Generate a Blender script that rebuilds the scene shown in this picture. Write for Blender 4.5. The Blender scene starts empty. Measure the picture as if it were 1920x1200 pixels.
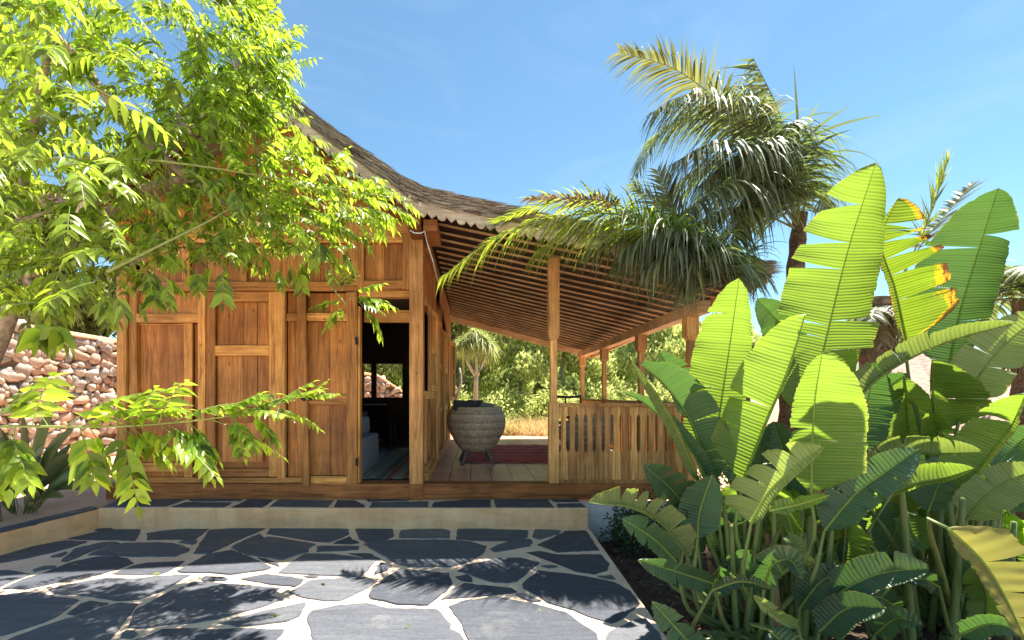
import bpy, math, random
import numpy as np
from mathutils import Vector, Matrix
random.seed(7); RNG = np.random.default_rng(7)
R = math.radians
SC = bpy.context.scene
# ------------------------------------------------------------------ camera, sky, sun
FPX, CX, CY, EYE = 853.0, 889.0, 740.0, 1.32
cd = bpy.data.cameras.new('camera'); cam = bpy.data.objects.new('camera', cd); SC.collection.objects.link(cam)
cam.location = (0, 0, EYE); cam.rotation_euler = (R(90), 0, 0)
cd.sensor_width = 36; cd.lens = 36*FPX/1920; cd.shift_x = (960-CX)/1920; cd.shift_y = (CY-600)/1920
cd.clip_start = 0.05; cd.clip_end = 3000
SC.camera = cam
W = bpy.data.worlds.new('World'); SC.world = W; W.use_nodes = True
nt = W.node_tree; bg = nt.nodes['Background']
sky = nt.nodes.new('ShaderNodeTexSky'); sky.sky_type = 'NISHITA'; sky.sun_disc = False
SD = Vector((.30, .24, 1)).normalized()
EL = math.asin(SD.z); AZ = math.atan2(SD.x, SD.y)
sky.sun_elevation = EL; sky.sun_rotation = AZ; sky.altitude = 1500; sky.air_density = 1.0; sky.dust_density = 0.0; sky.ozone_density = 2.5
tintn = nt.nodes.new('ShaderNodeMix'); tintn.data_type='RGBA'; tintn.blend_type='MULTIPLY'; tintn.inputs[0].default_value=1; tintn.inputs[7].default_value=(.82,.97,.86,1)
nt.links.new(sky.outputs[0], tintn.inputs[6]); 
_tc=nt.nodes.new('ShaderNodeTexCoord'); _mp=nt.nodes.new('ShaderNodeMapping'); _mp.inputs['Scale'].default_value=(2.0,2.0,6.0); _mp.inputs['Rotation'].default_value=(0,.5,.4); _nz=nt.nodes.new('ShaderNodeTexNoise'); _nz.inputs['Scale'].default_value=1.3; _nz.inputs['Detail'].default_value=7; _nz.inputs['Distortion'].default_value=1.0
_rp=nt.nodes.new('ShaderNodeValToRGB'); _rp.color_ramp.elements[0].position=.50; _rp.color_ramp.elements[1].position=.78; _rp.color_ramp.elements[1].color=(.13,.13,.13,1)
_cm=nt.nodes.new('ShaderNodeMix'); _cm.data_type='RGBA'; _cm.inputs[7].default_value=(4.2,4.8,5.4,1)
nt.links.new(_tc.outputs['Generated'],_mp.inputs[0]); nt.links.new(_mp.outputs[0],_nz.inputs['Vector']); nt.links.new(_nz.outputs['Fac'],_rp.inputs[0]); nt.links.new(_rp.outputs[0],_cm.inputs[0]); nt.links.new(tintn.outputs[2],_cm.inputs[6]); nt.links.new(_cm.outputs[2], bg.inputs[0]); bg.inputs[1].default_value = 0.063
sl = bpy.data.lights.new('sun', 'SUN'); sl.energy = 3.7; sl.angle = R(.55); sl.color = (1, .90, .76)
so = bpy.data.objects.new('sun', sl); SC.collection.objects.link(so)
so.rotation_euler = SD.to_track_quat('Z', 'Y').to_euler(); so.location = (5, 4, 14)
SC.view_settings.view_transform = 'Standard'; SC.view_settings.look = 'None'
SC.view_settings.exposure = 2.12; SC.view_settings.gamma = 1
try:
    SC.cycles.max_bounces = 10; SC.cycles.transparent_max_bounces = 8; SC.cycles.transmission_bounces = 6; SC.cycles.diffuse_bounces = 5
except Exception: pass

def P(px, py, Y): return Vector(((px-CX)/FPX*Y, Y, EYE+(CY-py)/FPX*Y))
def G(px, py, z=0.0):
    Y = FPX*(EYE-z)/(py-CY); return Vector(((px-CX)/FPX*Y, Y, z))
# ------------------------------------------------------------------ object helpers
class MB:
    def __init__(s): s.v=[]; s.f=[]; s.m=[]; s.uv={}; s.r=[]; s.cur=0.5; s.smooth=False
    def vert(s, p): s.v.append(tuple(p)); s.r.append(s.cur); return len(s.v)-1
    def face(s, ids, m=0, uv=None):
        s.f.append(tuple(ids)); s.m.append(m)
        if uv: s.uv[len(s.f)-1] = uv
    def box(s, x0,x1,y0,y1,z0,z1, m=0):
        b=[s.vert(p) for p in ((x0,y0,z0),(x1,y0,z0),(x1,y1,z0),(x0,y1,z0),(x0,y0,z1),(x1,y0,z1),(x1,y1,z1),(x0,y1,z1))]
        for q in ((0,3,2,1),(4,5,6,7),(0,1,5,4),(1,2,6,5),(2,3,7,6),(3,0,4,7)): s.face([b[i] for i in q], m)
        return s
    def hexa(s, pts, m=0):      # 8 points, bottom ring then top ring
        b=[s.vert(p) for p in pts]
        for q in ((0,3,2,1),(4,5,6,7),(0,1,5,4),(1,2,6,5),(2,3,7,6),(3,0,4,7)): s.face([b[i] for i in q], m)
        return s
    def bar(s, a, b, w, h, up=(0,0,1), m=0):
        a=Vector(a); b=Vector(b); t=(b-a).normalized(); u=Vector(up); x=t.cross(u).normalized(); z=x.cross(t).normalized()
        pts=[]
        for zz in (-h/2,h/2):
            for (pp,xx) in ((a,-w/2),(a,w/2),(b,w/2),(b,-w/2)): pts.append(pp+x*xx+z*zz)
        return s.hexa(pts, m)
    def prism(s, poly, fn, d0, d1, m=0):   # poly of 2D points, fn(a,b,d)->3D
        n=len(poly); A=[s.vert(fn(a,b,d0)) for a,b in poly]; B=[s.vert(fn(a,b,d1)) for a,b in poly]
        s.face(A, m); s.face(B[::-1], m)
        for i in range(n):
            j=(i+1)%n; s.face([A[j],A[i],B[i],B[j]], m)
        return s
    def tube(s, pts, rad, n=7, m=0, cap=True):
        pts=[Vector(p) for p in pts]; rings=[]
        for i,p in enumerate(pts):
            t=(pts[min(i+1,len(pts)-1)]-pts[max(i-1,0)]).normalized()
            u=Vector((0,0,1)) if abs(t.z)<.9 else Vector((1,0,0))
            x=t.cross(u).normalized(); y=t.cross(x).normalized()
            r=rad[i] if hasattr(rad,'__len__') else rad
            rings.append([s.vert(p+x*r*math.cos(2*math.pi*k/n)+y*r*math.sin(2*math.pi*k/n)) for k in range(n)])
        for a,b in zip(rings,rings[1:]):
            for k in range(n):
                j=(k+1)%n; s.face([a[k],a[j],b[j],b[k]], m)
        if cap: s.face(rings[0][::-1], m); s.face(rings[-1], m)
        return s
    def build(s, name, mats, parent=None, bevel=0, smooth=False, origin=None):
        o0 = Vector((0,0,0))
        if parent is not None:
            q=parent
            while q.parent: q=q.parent
            o0=Vector(q.location)
        elif origin is not None: o0=Vector(origin)
        me=bpy.data.meshes.new(name)
        V=np.array(s.v, dtype=float)-np.array(o0)
        me.from_pydata(V.tolist(), [], s.f)
        if not isinstance(mats,(list,tuple)): mats=[mats]
        for m_ in mats: me.materials.append(m_)
        if any(s.m): me.polygons.foreach_set('material_index', s.m)
        if smooth or s.smooth: me.polygons.foreach_set('use_smooth', [True]*len(s.f))
        a=me.attributes.new('rnd','FLOAT','POINT'); a.data.foreach_set('value', s.r)
        if s.uv:
            ul=me.uv_layers.new(name='uv')
            for fi,uvs in s.uv.items():
                ls=me.polygons[fi].loop_start
                for k,c in enumerate(uvs): ul.data[ls+k].uv=c
        me.update()
        o=bpy.data.objects.new(name, me); SC.collection.objects.link(o)
        if parent is not None: o.parent=parent
        else: o.location=o0
        if bevel:
            b=o.modifiers.new('bevel','BEVEL'); b.width=bevel; b.segments=2; b.limit_method='ANGLE'; b.angle_limit=R(40)
        return o
def empty(name, loc, label, cat, group=None):
    o=bpy.data.objects.new(name,None); SC.collection.objects.link(o); o.location=loc; o.empty_display_size=.1
    o['label']=label; o['category']=cat
    if group: o['group']=group
    return o
def tag(o, label=None, cat=None, group=None, kind=None):
    if label: o['label']=label
    if cat: o['category']=cat
    if group: o['group']=group
    if kind: o['kind']=kind
    return o
def children(o): return [c for c in bpy.data.objects if c.parent==o]
def copy_tree(o, parent=None, label=None):
    c=o.copy(); SC.collection.objects.link(c); c.parent=parent
    if label: c['label']=label
    for ch in children(o): copy_tree(ch,c)
    return c
def np_obj(name, V, F, mat, rnd=None, parent=None, smooth=False, origin=(0,0,0), uv=None, mi=None):
    q=parent
    if parent is not None:
        while q.parent: q=q.parent
        origin=q.location
    V=np.asarray(V,float)-np.array(origin)
    me=bpy.data.meshes.new(name); F=np.asarray(F,int); nf,k=F.shape
    me.vertices.add(len(V)); me.vertices.foreach_set('co',V.ravel())
    me.loops.add(nf*k); me.loops.foreach_set('vertex_index',F.ravel())
    me.polygons.add(nf); me.polygons.foreach_set('loop_start',np.arange(0,nf*k,k)); me.polygons.foreach_set('loop_total',np.full(nf,k))
    if smooth: me.polygons.foreach_set('use_smooth',np.ones(nf,bool))
    for m_ in (mat if isinstance(mat,(list,tuple)) else [mat]): me.materials.append(m_)
    if mi is not None: me.polygons.foreach_set('material_index',mi)
    if rnd is not None:
        a=me.attributes.new('rnd','FLOAT','POINT'); a.data.foreach_set('value',np.asarray(rnd,float))
    me.update(calc_edges=True); me.validate()
    o=bpy.data.objects.new(name,me); SC.collection.objects.link(o)
    if parent is not None: o.parent=parent
    else: o.location=origin
    return o
# ------------------------------------------------------------------ materials
class NM:
    def __init__(s,name):
        s.mat=bpy.data.materials.new(name); s.mat.use_nodes=True; s.t=s.mat.node_tree
        s.b=s.t.nodes['Principled BSDF']; s.out=s.t.nodes['Material Output']
    def n(s,typ,**kw):
        x=s.t.nodes.new(typ)
        for k,v in kw.items():
            if k.startswith('i_'):
                key=k[2:]; key=int(key) if key.isdigit() else key.replace('_',' ')
                x.inputs[key].default_value=v
            else: setattr(x,k,v)
        return x
    def l(s,a,b): s.t.links.new(a,b)
    def coord(s,scale=(1,1,1),kind='Object',rot=(0,0,0)):
        tc=s.n('ShaderNodeTexCoord'); mp=s.n('ShaderNodeMapping'); mp.inputs['Scale'].default_value=scale; mp.inputs['Rotation'].default_value=rot
        s.l(tc.outputs[kind],mp.inputs[0]); return mp.outputs[0]
    def noise(s,vec,scale=5,detail=5,rough=.6,dist=0):
        x=s.n('ShaderNodeTexNoise'); x.inputs['Scale'].default_value=scale; x.inputs['Detail'].default_value=detail
        x.inputs['Roughness'].default_value=rough; x.inputs['Distortion'].default_value=dist
        if vec is not None: s.l(vec,x.inputs['Vector'])
        return x.outputs['Fac']
    def ramp(s,fac,stops):
        x=s.n('ShaderNodeValToRGB'); e=x.color_ramp.elements
        e[0].position=stops[0][0]; e[0].color=(*stops[0][1],1); e[1].position=stops[-1][0]; e[1].color=(*stops[-1][1],1)
        for p,c in stops[1:-1]:
            q=e.new(p); q.color=(*c,1)
        s.l(fac,x.inputs[0]); return x.outputs[0]
    def mix(s,fac,a,b,mode='MIX'):
        x=s.n('ShaderNodeMix',data_type='RGBA',blend_type=mode)
        for sock,val in ((x.inputs[0],fac),(x.inputs[6],a),(x.inputs[7],b)):
            if isinstance(val,(int,float)): sock.default_value=val
            elif isinstance(val,tuple): sock.default_value=(*val,1)
            else: s.l(val,sock)
        return x.outputs[2]
    def math(s,op,a,b=None):
        x=s.n('ShaderNodeMath',operation=op)
        for i,v in enumerate((a,b)):
            if v is None: continue
            if isinstance(v,(int,float)): x.inputs[i].default_value=v
            else: s.l(v,x.inputs[i])
        return x.outputs[0]
    def attr(s,name='rnd'):
        x=s.n('ShaderNodeAttribute',attribute_name=name); return x.outputs['Fac']
    def col(s,c):
        if isinstance(c,tuple): s.b.inputs['Base Color'].default_value=(*c,1)
        else: s.l(c,s.b.inputs['Base Color'])
    def bump(s,h,strength=.3,dist=.01):
        x=s.n('ShaderNodeBump'); x.inputs['Strength'].default_value=strength; x.inputs['Distance'].default_value=dist
        s.l(h,x.inputs['Height']); s.l(x.outputs[0],s.b.inputs['Normal']); return x.outputs[0]
    def rough(s,v): s.b.inputs['Roughness'].default_value=v
def wood(name, c0, c1, c2, axis='Z', rough=.5, bump=.35, scale=1.0, spots=True):
    m=NM(name); k=[26*scale]*3; k['XYZ'.index(axis)]=1.6*scale
    v=m.coord(tuple(k))
    oi=m.n('ShaderNodeObjectInfo'); add=m.n('ShaderNodeVectorMath',operation='ADD')
    mu=m.n('ShaderNodeVectorMath',operation='SCALE'); mu.inputs['Scale'].default_value=37.0
    cmb=m.n('ShaderNodeCombineXYZ')
    for i in range(3): m.l(oi.outputs['Random'],cmb.inputs[i])
    m.l(cmb.outputs[0],mu.inputs[0]); m.l(v,add.inputs[0]); m.l(mu.outputs[0],add.inputs[1])
    g=m.noise(add.outputs[0],1.0,7,.62,1.2)
    c=m.ramp(g,[(.32,c0),(.5,c1),(.68,c2)])
    k2=[70*scale]*3; k2['XYZ'.index(axis)]=3*scale
    gf=m.noise(m.coord(tuple(k2)),1.0,4,.7,.3); c=m.mix(.32,c,m.ramp(gf,[(.32,(.5,.46,.42)),(.5,(1,1,1)),(.7,(1.2,1.2,1.15))]),'MULTIPLY')
    big=m.noise(m.coord((1,1,1)),2.2,4,.6)
    c=m.mix(.75,c,m.ramp(big,[(.3,(.50,.45,.42)),(.5,(.95,.93,.9)),(.7,(1.3,1.25,1.2))]),'MULTIPLY')
    if spots:
        vv=m.n('ShaderNodeTexVoronoi'); vv.inputs['Scale'].default_value=5.5; m.l(m.coord((1,1,.6)),vv.inputs['Vector'])
        kn=m.ramp(vv.outputs['Distance'],[(.03,(.3,.26,.22)),(.085,(1,1,1))])
        c=m.mix(.8,c,kn,'MULTIPLY')
    tint=m.ramp(oi.outputs['Random'],[(0,(.66,.56,.48)),(.35,(.86,.80,.76)),(.65,(1.05,1.03,1.0)),(1,(1.3,1.28,1.22))])
    c=m.mix(1.0,c,tint,'MULTIPLY'); m.col(c); m.rough(rough); m.bump(g,bump,.004)
    m.b.inputs['Specular IOR Level'].default_value=.35
    return m.mat
TC=((.26,.105,.024),(.53,.26,.075),(.68,.38,.135))
M={}
M['wood_v']=wood('teak_vertical',*TC,axis='Z')
M['wood_h']=wood('teak_horizontal',*TC,axis='X')
M['wood_y']=wood('teak_depth',*TC,axis='Y')
M['panel']=wood('teak_panel',(.24,.085,.019),(.43,.18,.048),(.54,.26,.08),axis='Z',rough=.45)
M['post']=wood('pale_teak_post',(.30,.14,.045),(.56,.29,.105),(.72,.42,.18),axis='Z',rough=.6)
M['rail']=wood('pale_teak_rail',(.32,.16,.055),(.58,.33,.12),(.72,.45,.19),axis='Z',rough=.55)
M['sill']=wood('dark_sill_wood',(.10,.034,.011),(.26,.095,.028),(.38,.155,.05),axis='X',rough=.6)
M['ceil']=wood('batten_wood',(.56,.38,.21),(.80,.60,.37),(.88,.74,.52),axis='X',rough=.6)
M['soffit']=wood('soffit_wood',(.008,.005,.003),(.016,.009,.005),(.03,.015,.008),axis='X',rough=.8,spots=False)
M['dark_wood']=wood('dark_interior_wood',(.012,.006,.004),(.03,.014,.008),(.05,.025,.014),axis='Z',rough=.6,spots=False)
M['grey_wood']=wood('weathered_fascia_wood',(.36,.28,.22),(.58,.48,.40),(.70,.60,.52),axis='X',rough=.85,spots=False)
def simple(name,c,rough=.6,metal=0,nscale=20,var=.25,bump=.15,dist=.003):
    m=NM(name); g=m.noise(m.coord(),nscale,6,.6)
    lo=tuple(x*(1-var) for x in c); hi=tuple(min(1,x*(1+var)) for x in c)
    m.col(m.ramp(g,[(.3,lo),(.7,hi)])); m.rough(rough); m.b.inputs['Metallic'].default_value=metal
    if bump: m.bump(g,bump,dist)
    return m.mat
def slate():
    m=NM('blue_grey_slate'); v=m.coord((1,1,1))
    r=m.attr(); base=m.ramp(r,[(0,(.062,.073,.096)),(.5,(.088,.100,.128)),(1,(.125,.138,.162))])
    st=m.noise(m.coord((3,22,3),rot=(0,0,.6)),1.0,8,.7,.8)
    fine=m.noise(v,45,8,.7)
    c=m.mix(.7,base,m.ramp(st,[(.3,(.62,.62,.64)),(.55,(1,1,1)),(.8,(1.7,1.68,1.62))]),'MULTIPLY')
    c=m.mix(.6,c,m.ramp(fine,[(.3,(.7,.7,.7)),(.7,(1.35,1.33,1.3))]),'MULTIPLY')
    sc=m.noise(m.coord((1,1,1)),3.1,9,.75,.4)
    c=m.mix(m.ramp(sc,[(.54,(0,0,0)),(.74,(.5,.5,.5))]),c,(.25,.25,.245))
    sx=m.noise(m.coord((2.5,60,2.5),rot=(0,0,1.0)),1.0,5,.7,.5); c=m.mix(m.ramp(sx,[(.64,(0,0,0)),(.72,(.45,.45,.45))]),c,(.36,.36,.36))
    m.col(c); m.l(m.ramp(fine,[(.3,(.55,)*3),(.7,(.75,)*3)]),m.b.inputs['Roughness']); m.b.inputs['Specular IOR Level'].default_value=.25
    h=m.math('ADD',m.math('MULTIPLY',st,.8),m.math('MULTIPLY',fine,.4)); m.bump(h,.55,.008)
    return m.mat
M['slate']=slate()
def mortar():
    m=NM('sandy_mortar'); v=m.coord(); a=m.noise(v,3,6,.6); b=m.noise(v,60,5,.7)
    c=m.mix(.5,m.ramp(a,[(.3,(.68,.49,.36)),(.7,(.86,.67,.52))]),m.ramp(b,[(.3,(.7,.7,.7)),(.7,(1.2,1.2,1.2))]),'MULTIPLY')
    m.col(c); m.rough(.9); m.bump(b,.4,.004); return m.mat
M['mortar']=mortar()
def render_wall():
    m=NM('ochre_render'); v=m.coord(); a=m.noise(m.coord((1,1,2.5)),2.2,8,.65,.3); b=m.noise(v,70,5,.7); s=m.noise(m.coord((5,5,1)),2,6,.6)
    c=m.ramp(a,[(.28,(.68,.38,.19)),(.5,(.84,.51,.28)),(.72,(.92,.62,.37))])
    c=m.mix(.4,c,m.ramp(s,[(.35,(.75,.72,.7)),(.65,(1.15,1.15,1.15))]),'MULTIPLY')
    st=m.noise(m.coord((1.5,1.5,9)),1.6,9,.75,1.2); c=m.mix(m.ramp(st,[(.55,(0,0,0)),(.75,(.6,.6,.6))]),c,(.34,.25,.15)); m.col(c); m.rough(.85); m.bump(m.math('ADD',a,m.math('MULTIPLY',b,.25)),.6,.012); return m.mat
M['render']=render_wall()
M['white_wall']=simple('grey_white_render',(.62,.60,.60),.9,nscale=30,var=.15)
def earth():
    m=NM('sandy_earth'); v=m.coord(); a=m.noise(v,.8,8,.65); b=m.noise(v,28,8,.7); c3=m.noise(v,.06,4,.6)
    c=m.ramp(a,[(.3,(.52,.31,.20)),(.55,(.66,.42,.29)),(.75,(.76,.54,.39))])
    c=m.mix(.6,c,m.ramp(b,[(.3,(.65,.62,.6)),(.7,(1.25,1.25,1.25))]),'MULTIPLY')
    sep=m.n('ShaderNodeSeparateXYZ'); m.l(v,sep.inputs[0])
    gf=m.ramp(m.math('ADD',m.math('MULTIPLY',sep.outputs[1],.05),m.math('MULTIPLY',a,.5)),[(.88,(0,0,0)),(1.0,(1,1,1))])
    c=m.mix(gf,c,m.ramp(a,[(.35,(.20,.25,.08)),(.65,(.38,.38,.18))]))
    m.col(c); m.rough(.95); m.bump(b,.6,.02); return m.mat
M['earth']=earth()
def leafmat(name, dif, tr, rough=.35, tmix=.5, spread=.35, spec=.5, uvveins=False, veinscale=60, tip=None, noise_scale=6):
    """dif/tr: colours of the reflecting and the transmitting side of the leaf"""
    m=NM(name); r=m.attr(); n=m.noise(m.coord(),noise_scale,4,.6)
    f=m.math('ADD',m.math('MULTIPLY',r,.7),m.math('MULTIPLY',n,.3))
    lo=tuple(x*(1-spread) for x in dif); hi=tuple(x*(1+spread) for x in dif)
    lo2=tuple(x*(1-spread) for x in tr); hi2=tuple(min(1,x*(1+spread*.7)) for x in tr)
    cd_=m.ramp(f,[(.2,lo),(.8,hi)]); ct=m.ramp(f,[(.2,lo2),(.8,hi2)])
    h=None
    if uvveins:
        uvn=m.n('ShaderNodeUVMap',uv_map='uv'); sp=m.n('ShaderNodeSeparateXYZ'); m.l(uvn.outputs[0],sp.inputs[0])
        wob=m.noise(uvn.outputs[0],3,3,.5)
        ph=m.math('ADD',m.math('MULTIPLY',sp.outputs[0],veinscale),m.math('MULTIPLY',wob,3.0))
        s1=m.math('SINE',ph); s2=m.math('SINE',m.math('MULTIPLY',ph,.21)); s3=m.math('SINE',m.math('MULTIPLY',ph,.47))
        h=m.math('ADD',m.math('ADD',m.math('MULTIPLY',s1,.55),m.math('MULTIPLY',s2,.22)),m.math('MULTIPLY',s3,.23))
        vf=m.ramp(m.math('ADD',m.math('MULTIPLY',h,.5),.5),[(.1,(.85,.87,.80)),(.5,(1,1,1)),(.9,(1.07,1.06,1.10))])
        cd_=m.mix(1,cd_,vf,'MULTIPLY'); ct=m.mix(1,ct,vf,'MULTIPLY')
        if tip:
            pass
        ee=m.math('ADD',sp.outputs[1],m.math('MULTIPLY',m.math('SUBTRACT',m.noise(uvn.outputs[0],9,5,.7),.5),.16)); eb=m.ramp(ee,[(.965,(0,0,0)),(1.0,(.8,.8,.8))]); cd_=m.mix(eb,cd_,(.30,.24,.08)); ct=m.mix(eb,ct,(.40,.34,.08))
        if tip:
            e=m.math('ADD',sp.outputs[1],m.math('MULTIPLY',m.math('SUBTRACT',m.noise(uvn.outputs[0],5,5,.7),.5),.9))
            yl=m.ramp(e,[(.72,(0,0,0)),(.86,(1,1,1))]); br=m.ramp(e,[(.86,(0,0,0)),(.96,(1,1,1))])
            cd_=m.mix(yl,cd_,(.5,.34,.02)); ct=m.mix(yl,ct,(.8,.5,.02)); cd_=m.mix(br,cd_,(.16,.07,.035)); ct=m.mix(br,ct,(.14,.06,.03))
    m.col(cd_); m.rough(rough); m.b.inputs['Specular IOR Level'].default_value=spec
    if h is not None: nrm=m.bump(h,.5,.004)
    t=m.n('ShaderNodeBsdfTranslucent'); m.l(ct,t.inputs[0])
    if h is not None: m.l(nrm,t.inputs['Normal'])
    mx=m.n('ShaderNodeMixShader'); mx.inputs[0].default_value=tmix
    m.l(m.b.outputs[0],mx.inputs[1]); m.l(t.outputs[0],mx.inputs[2]); m.l(mx.outputs[0],m.out.inputs[0])
    return m.mat
M['leaf_tree']=leafmat('bright_leaflet',(.15,.25,.035),(.46,.65,.04),.32,.52,.6,.55)
M['leaf_banana']=leafmat('bird_of_paradise_blade',(.10,.18,.045),(.25,.40,.035),.30,.5,.25,.5,True,330)
M['leaf_dark']=leafmat('dark_bird_of_paradise_blade',(.055,.12,.07),(.10,.22,.03),.36,.35,.3,.5,True,330)
M['leaf_pale']=leafmat('pale_bird_of_paradise_blade',(.20,.28,.12),(.30,.42,.06),.5,.4,.25,.4,True,330)
M['leaf_burnt']=leafmat('burnt_edge_blade',(.075,.14,.035),(.30,.46,.025),.42,.5,.25,.45,True,330,tip=True)
M['leaf_yellow']=leafmat('yellowing_blade',(.26,.24,.07),(.34,.34,.07),.45,.45,.3,.45,True,110)
M['midrib']=leafmat('pale_green_midrib',(.30,.40,.12),(.55,.70,.12),.45,.5,.15,.4)
M['petiole']=leafmat('green_petiole',(.13,.19,.06),(.12,.2,.03),.5,.05,.3,.4,noise_scale=12)
M['sheath']=wood('brown_sheath',(.09,.05,.03),(.2,.12,.07),(.3,.2,.12),axis='Z',rough=.8,spots=False)
M['frond']=leafmat('palm_leaflet',(.14,.175,.12),(.28,.38,.08),.5,.36,.6,.5)
M['frond_light']=leafmat('light_palm_leaflet',(.16,.22,.055),(.50,.62,.05),.45,.5,.5,.4)
M['frond_dry']=leafmat('dry_palm_leaflet',(.15,.15,.06),(.26,.27,.06),.5,.4,.5,.4)
M['frond_straw']=leafmat('straw_palm_leaflet',(.30,.24,.16),(.3,.2,.1),.7,.25,.4,.2)
M['rachis']=simple('palm_rachis',(.22,.24,.08),.45,nscale=40)
M['palm_trunk']=wood('palm_trunk_bark',(.07,.045,.03),(.19,.13,.09),(.32,.24,.18),axis='X',rough=.95,scale=1.4,spots=False,bump=1)
M['bark']=simple('grey_bark',(.30,.25,.19),.9,nscale=26,var=.45,bump=.8,dist=.012)
M['twig']=simple('green_twig',(.22,.27,.08),.55,nscale=40,var=.2)
M['pine']=leafmat('pine_needle_tuft',(.46,.52,.20),(.64,.72,.24),.7,.5,.5,.2,noise_scale=.6)
M['pine_dark']=leafmat('dark_pine_tuft',(.19,.23,.08),(.28,.34,.08),.7,.35,.5,.2,noise_scale=.6)
M['strap']=leafmat('dark_strap_leaf',(.09,.14,.06),(.2,.3,.04),.35,.35,.4,.5,noise_scale=5)
M['shrub']=leafmat('dark_shrub_leaf',(.05,.085,.04),(.10,.17,.03),.4,.3,.5,.4)
M['grass']=leafmat('dry_straw_grass',(.70,.55,.30),(.75,.6,.3),.7,.4,.4,.2,noise_scale=3)
M['green_spiky']=leafmat('ponytail_leaf',(.38,.44,.18),(.6,.66,.18),.5,.4,.4,.4)
def thatch():
    m=NM('weathered_thatch'); r=m.attr(); n=m.noise(m.coord((6,6,6)),1,8,.75,.6); f=m.math('ADD',m.math('MULTIPLY',r,.6),m.math('MULTIPLY',n,.45))
    m.col(m.ramp(f,[(.2,(.05,.033,.026)),(.45,(.20,.155,.12)),(.65,(.38,.31,.25)),(.9,(.62,.54,.45))])); m.rough(.95); m.bump(n,.8,.02); return m.mat
M['thatch']=thatch()
def stone():
    m=NM('rubble_stone'); r=m.attr(); v=m.coord(); a=m.noise(v,6,8,.7); b=m.noise(v,40,6,.7)
    c=m.ramp(r,[(0,(.30,.28,.27)),(.2,(.46,.36,.29)),(.4,(.54,.34,.23)),(.6,(.54,.42,.33)),(.8,(.58,.51,.44)),(1,(.38,.37,.36))])
    c=m.mix(.7,c,m.ramp(a,[(.3,(.6,.55,.52)),(.7,(1.3,1.25,1.2))]),'MULTIPLY')
    m.col(c); m.rough(.92); m.bump(m.math('ADD',a,m.math('MULTIPLY',b,.4)),.7,.02); return m.mat
M['stone']=stone()
M['wall_mortar']=simple('earth_mortar',(.30,.20,.13),.95,nscale=20,var=.3,bump=.6,dist=.02)
def tiles():
    m=NM('veranda_plank_tiles'); v=m.coord((1,1,1),rot=(0,0,R(90)))
    b=m.n('ShaderNodeTexBrick'); m.l(v,b.inputs['Vector']); b.inputs['Scale'].default_value=1; b.inputs['Brick Width'].default_value=.62; b.inputs['Row Height'].default_value=.24
    b.inputs['Mortar Size'].default_value=.006; b.inputs['Color1'].default_value=(.44,.22,.17,1); b.inputs['Color2'].default_value=(.56,.35,.29,1); b.inputs['Mortar'].default_value=(.05,.035,.03,1)
    n=m.noise(m.coord((9,2,4)),2,7,.7,.5)
    c=m.mix(.7,b.outputs[0],m.ramp(n,[(.3,(.6,.6,.62)),(.7,(1.35,1.35,1.4))]),'MULTIPLY')
    m.col(c); m.rough(.36); m.b.inputs['Specular IOR Level'].default_value=.6
    m.bump(m.math('SUBTRACT',m.math('MULTIPLY',n,.4),b.outputs['Fac']),.4,.004); return m.mat
M['tiles']=tiles()
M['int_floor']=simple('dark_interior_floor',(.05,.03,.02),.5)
def wicker():
    m=NM('grey_wicker'); r=m.attr(); n=m.noise(m.coord(),90,3,.5); f=m.math('ADD',m.math('MULTIPLY',r,.6),m.math('MULTIPLY',n,.4))
    m.col(m.ramp(f,[(.2,(.14,.11,.075)),(.5,(.38,.32,.23)),(.85,(.64,.56,.44))])); m.rough(.6); return m.mat
M['wicker']=wicker()
M['leg']=simple('grey_leg_wood',(.16,.14,.12),.6,nscale=30)
M['cush_dark']=simple('charcoal_cushion',(.035,.038,.048),.95,nscale=120,bump=.3)
M['cush_grey']=simple('grey_cushion',(.17,.17,.18),.95,nscale=120,bump=.3)
M['cush_red']=simple('red_cushion',(.40,.05,.08),.95,nscale=60,bump=.3)
M['sofa']=simple('blue_grey_upholstery',(.30,.40,.58),.95,nscale=150,bump=.3,var=.12)
def rugmat(name,cols,axis,freq):
    m=NM(name); v=m.coord(); sp=m.n('ShaderNodeSeparateXYZ'); m.l(v,sp.inputs[0]); a=sp.outputs['XYZ'.index(axis)]
    n=m.n('ShaderNodeTexNoise'); n.noise_dimensions='1D'; n.inputs['Scale'].default_value=freq; n.inputs['Detail'].default_value=3; m.l(a,n.inputs['W'])
    fuzz=m.noise(m.coord((30,30,30)),4,4,.7)
    f=m.math('ADD',n.outputs['Fac'],m.math('MULTIPLY',m.math('SUBTRACT',fuzz,.5),.12))
    m.col(m.ramp(f,cols)); m.rough(.95); m.bump(fuzz,.6,.006); return m.mat
M['rug_red']=rugmat('red_striped_weave',[(.36,(.12,.018,.025)),(.43,(.42,.05,.06)),(.50,(.46,.09,.09)),(.56,(.62,.36,.32)),(.62,(.38,.04,.06))],'Y',9)
M['rug_grey']=rugmat('grey_green_weave',[(.36,(.10,.12,.11)),(.45,(.20,.24,.22)),(.55,(.28,.30,.27)),(.62,(.25,.08,.06))],'X',7)
M['iron']=simple('black_iron',(.012,.012,.012),.45,.6,bump=0)
M['wire']=simple('white_wire',(.55,.6,.55),.5,bump=0)
M['screw']=simple('zinc_washer',(.4,.42,.45),.35,.8,bump=0)
M['mulch_m']=leafmat('mulch_chip',(.13,.075,.05),(.1,.05,.03),.9,.05,.6,.2)
M['mulch_base']=simple('mulch_soil',(.06,.038,.028),.95,nscale=30,var=.5,bump=.8,dist=.02)
M['hill']=simple('scrub_hillside',(.25,.28,.12),.95,nscale=.35,var=.6,bump=.5,dist=1)
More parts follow.
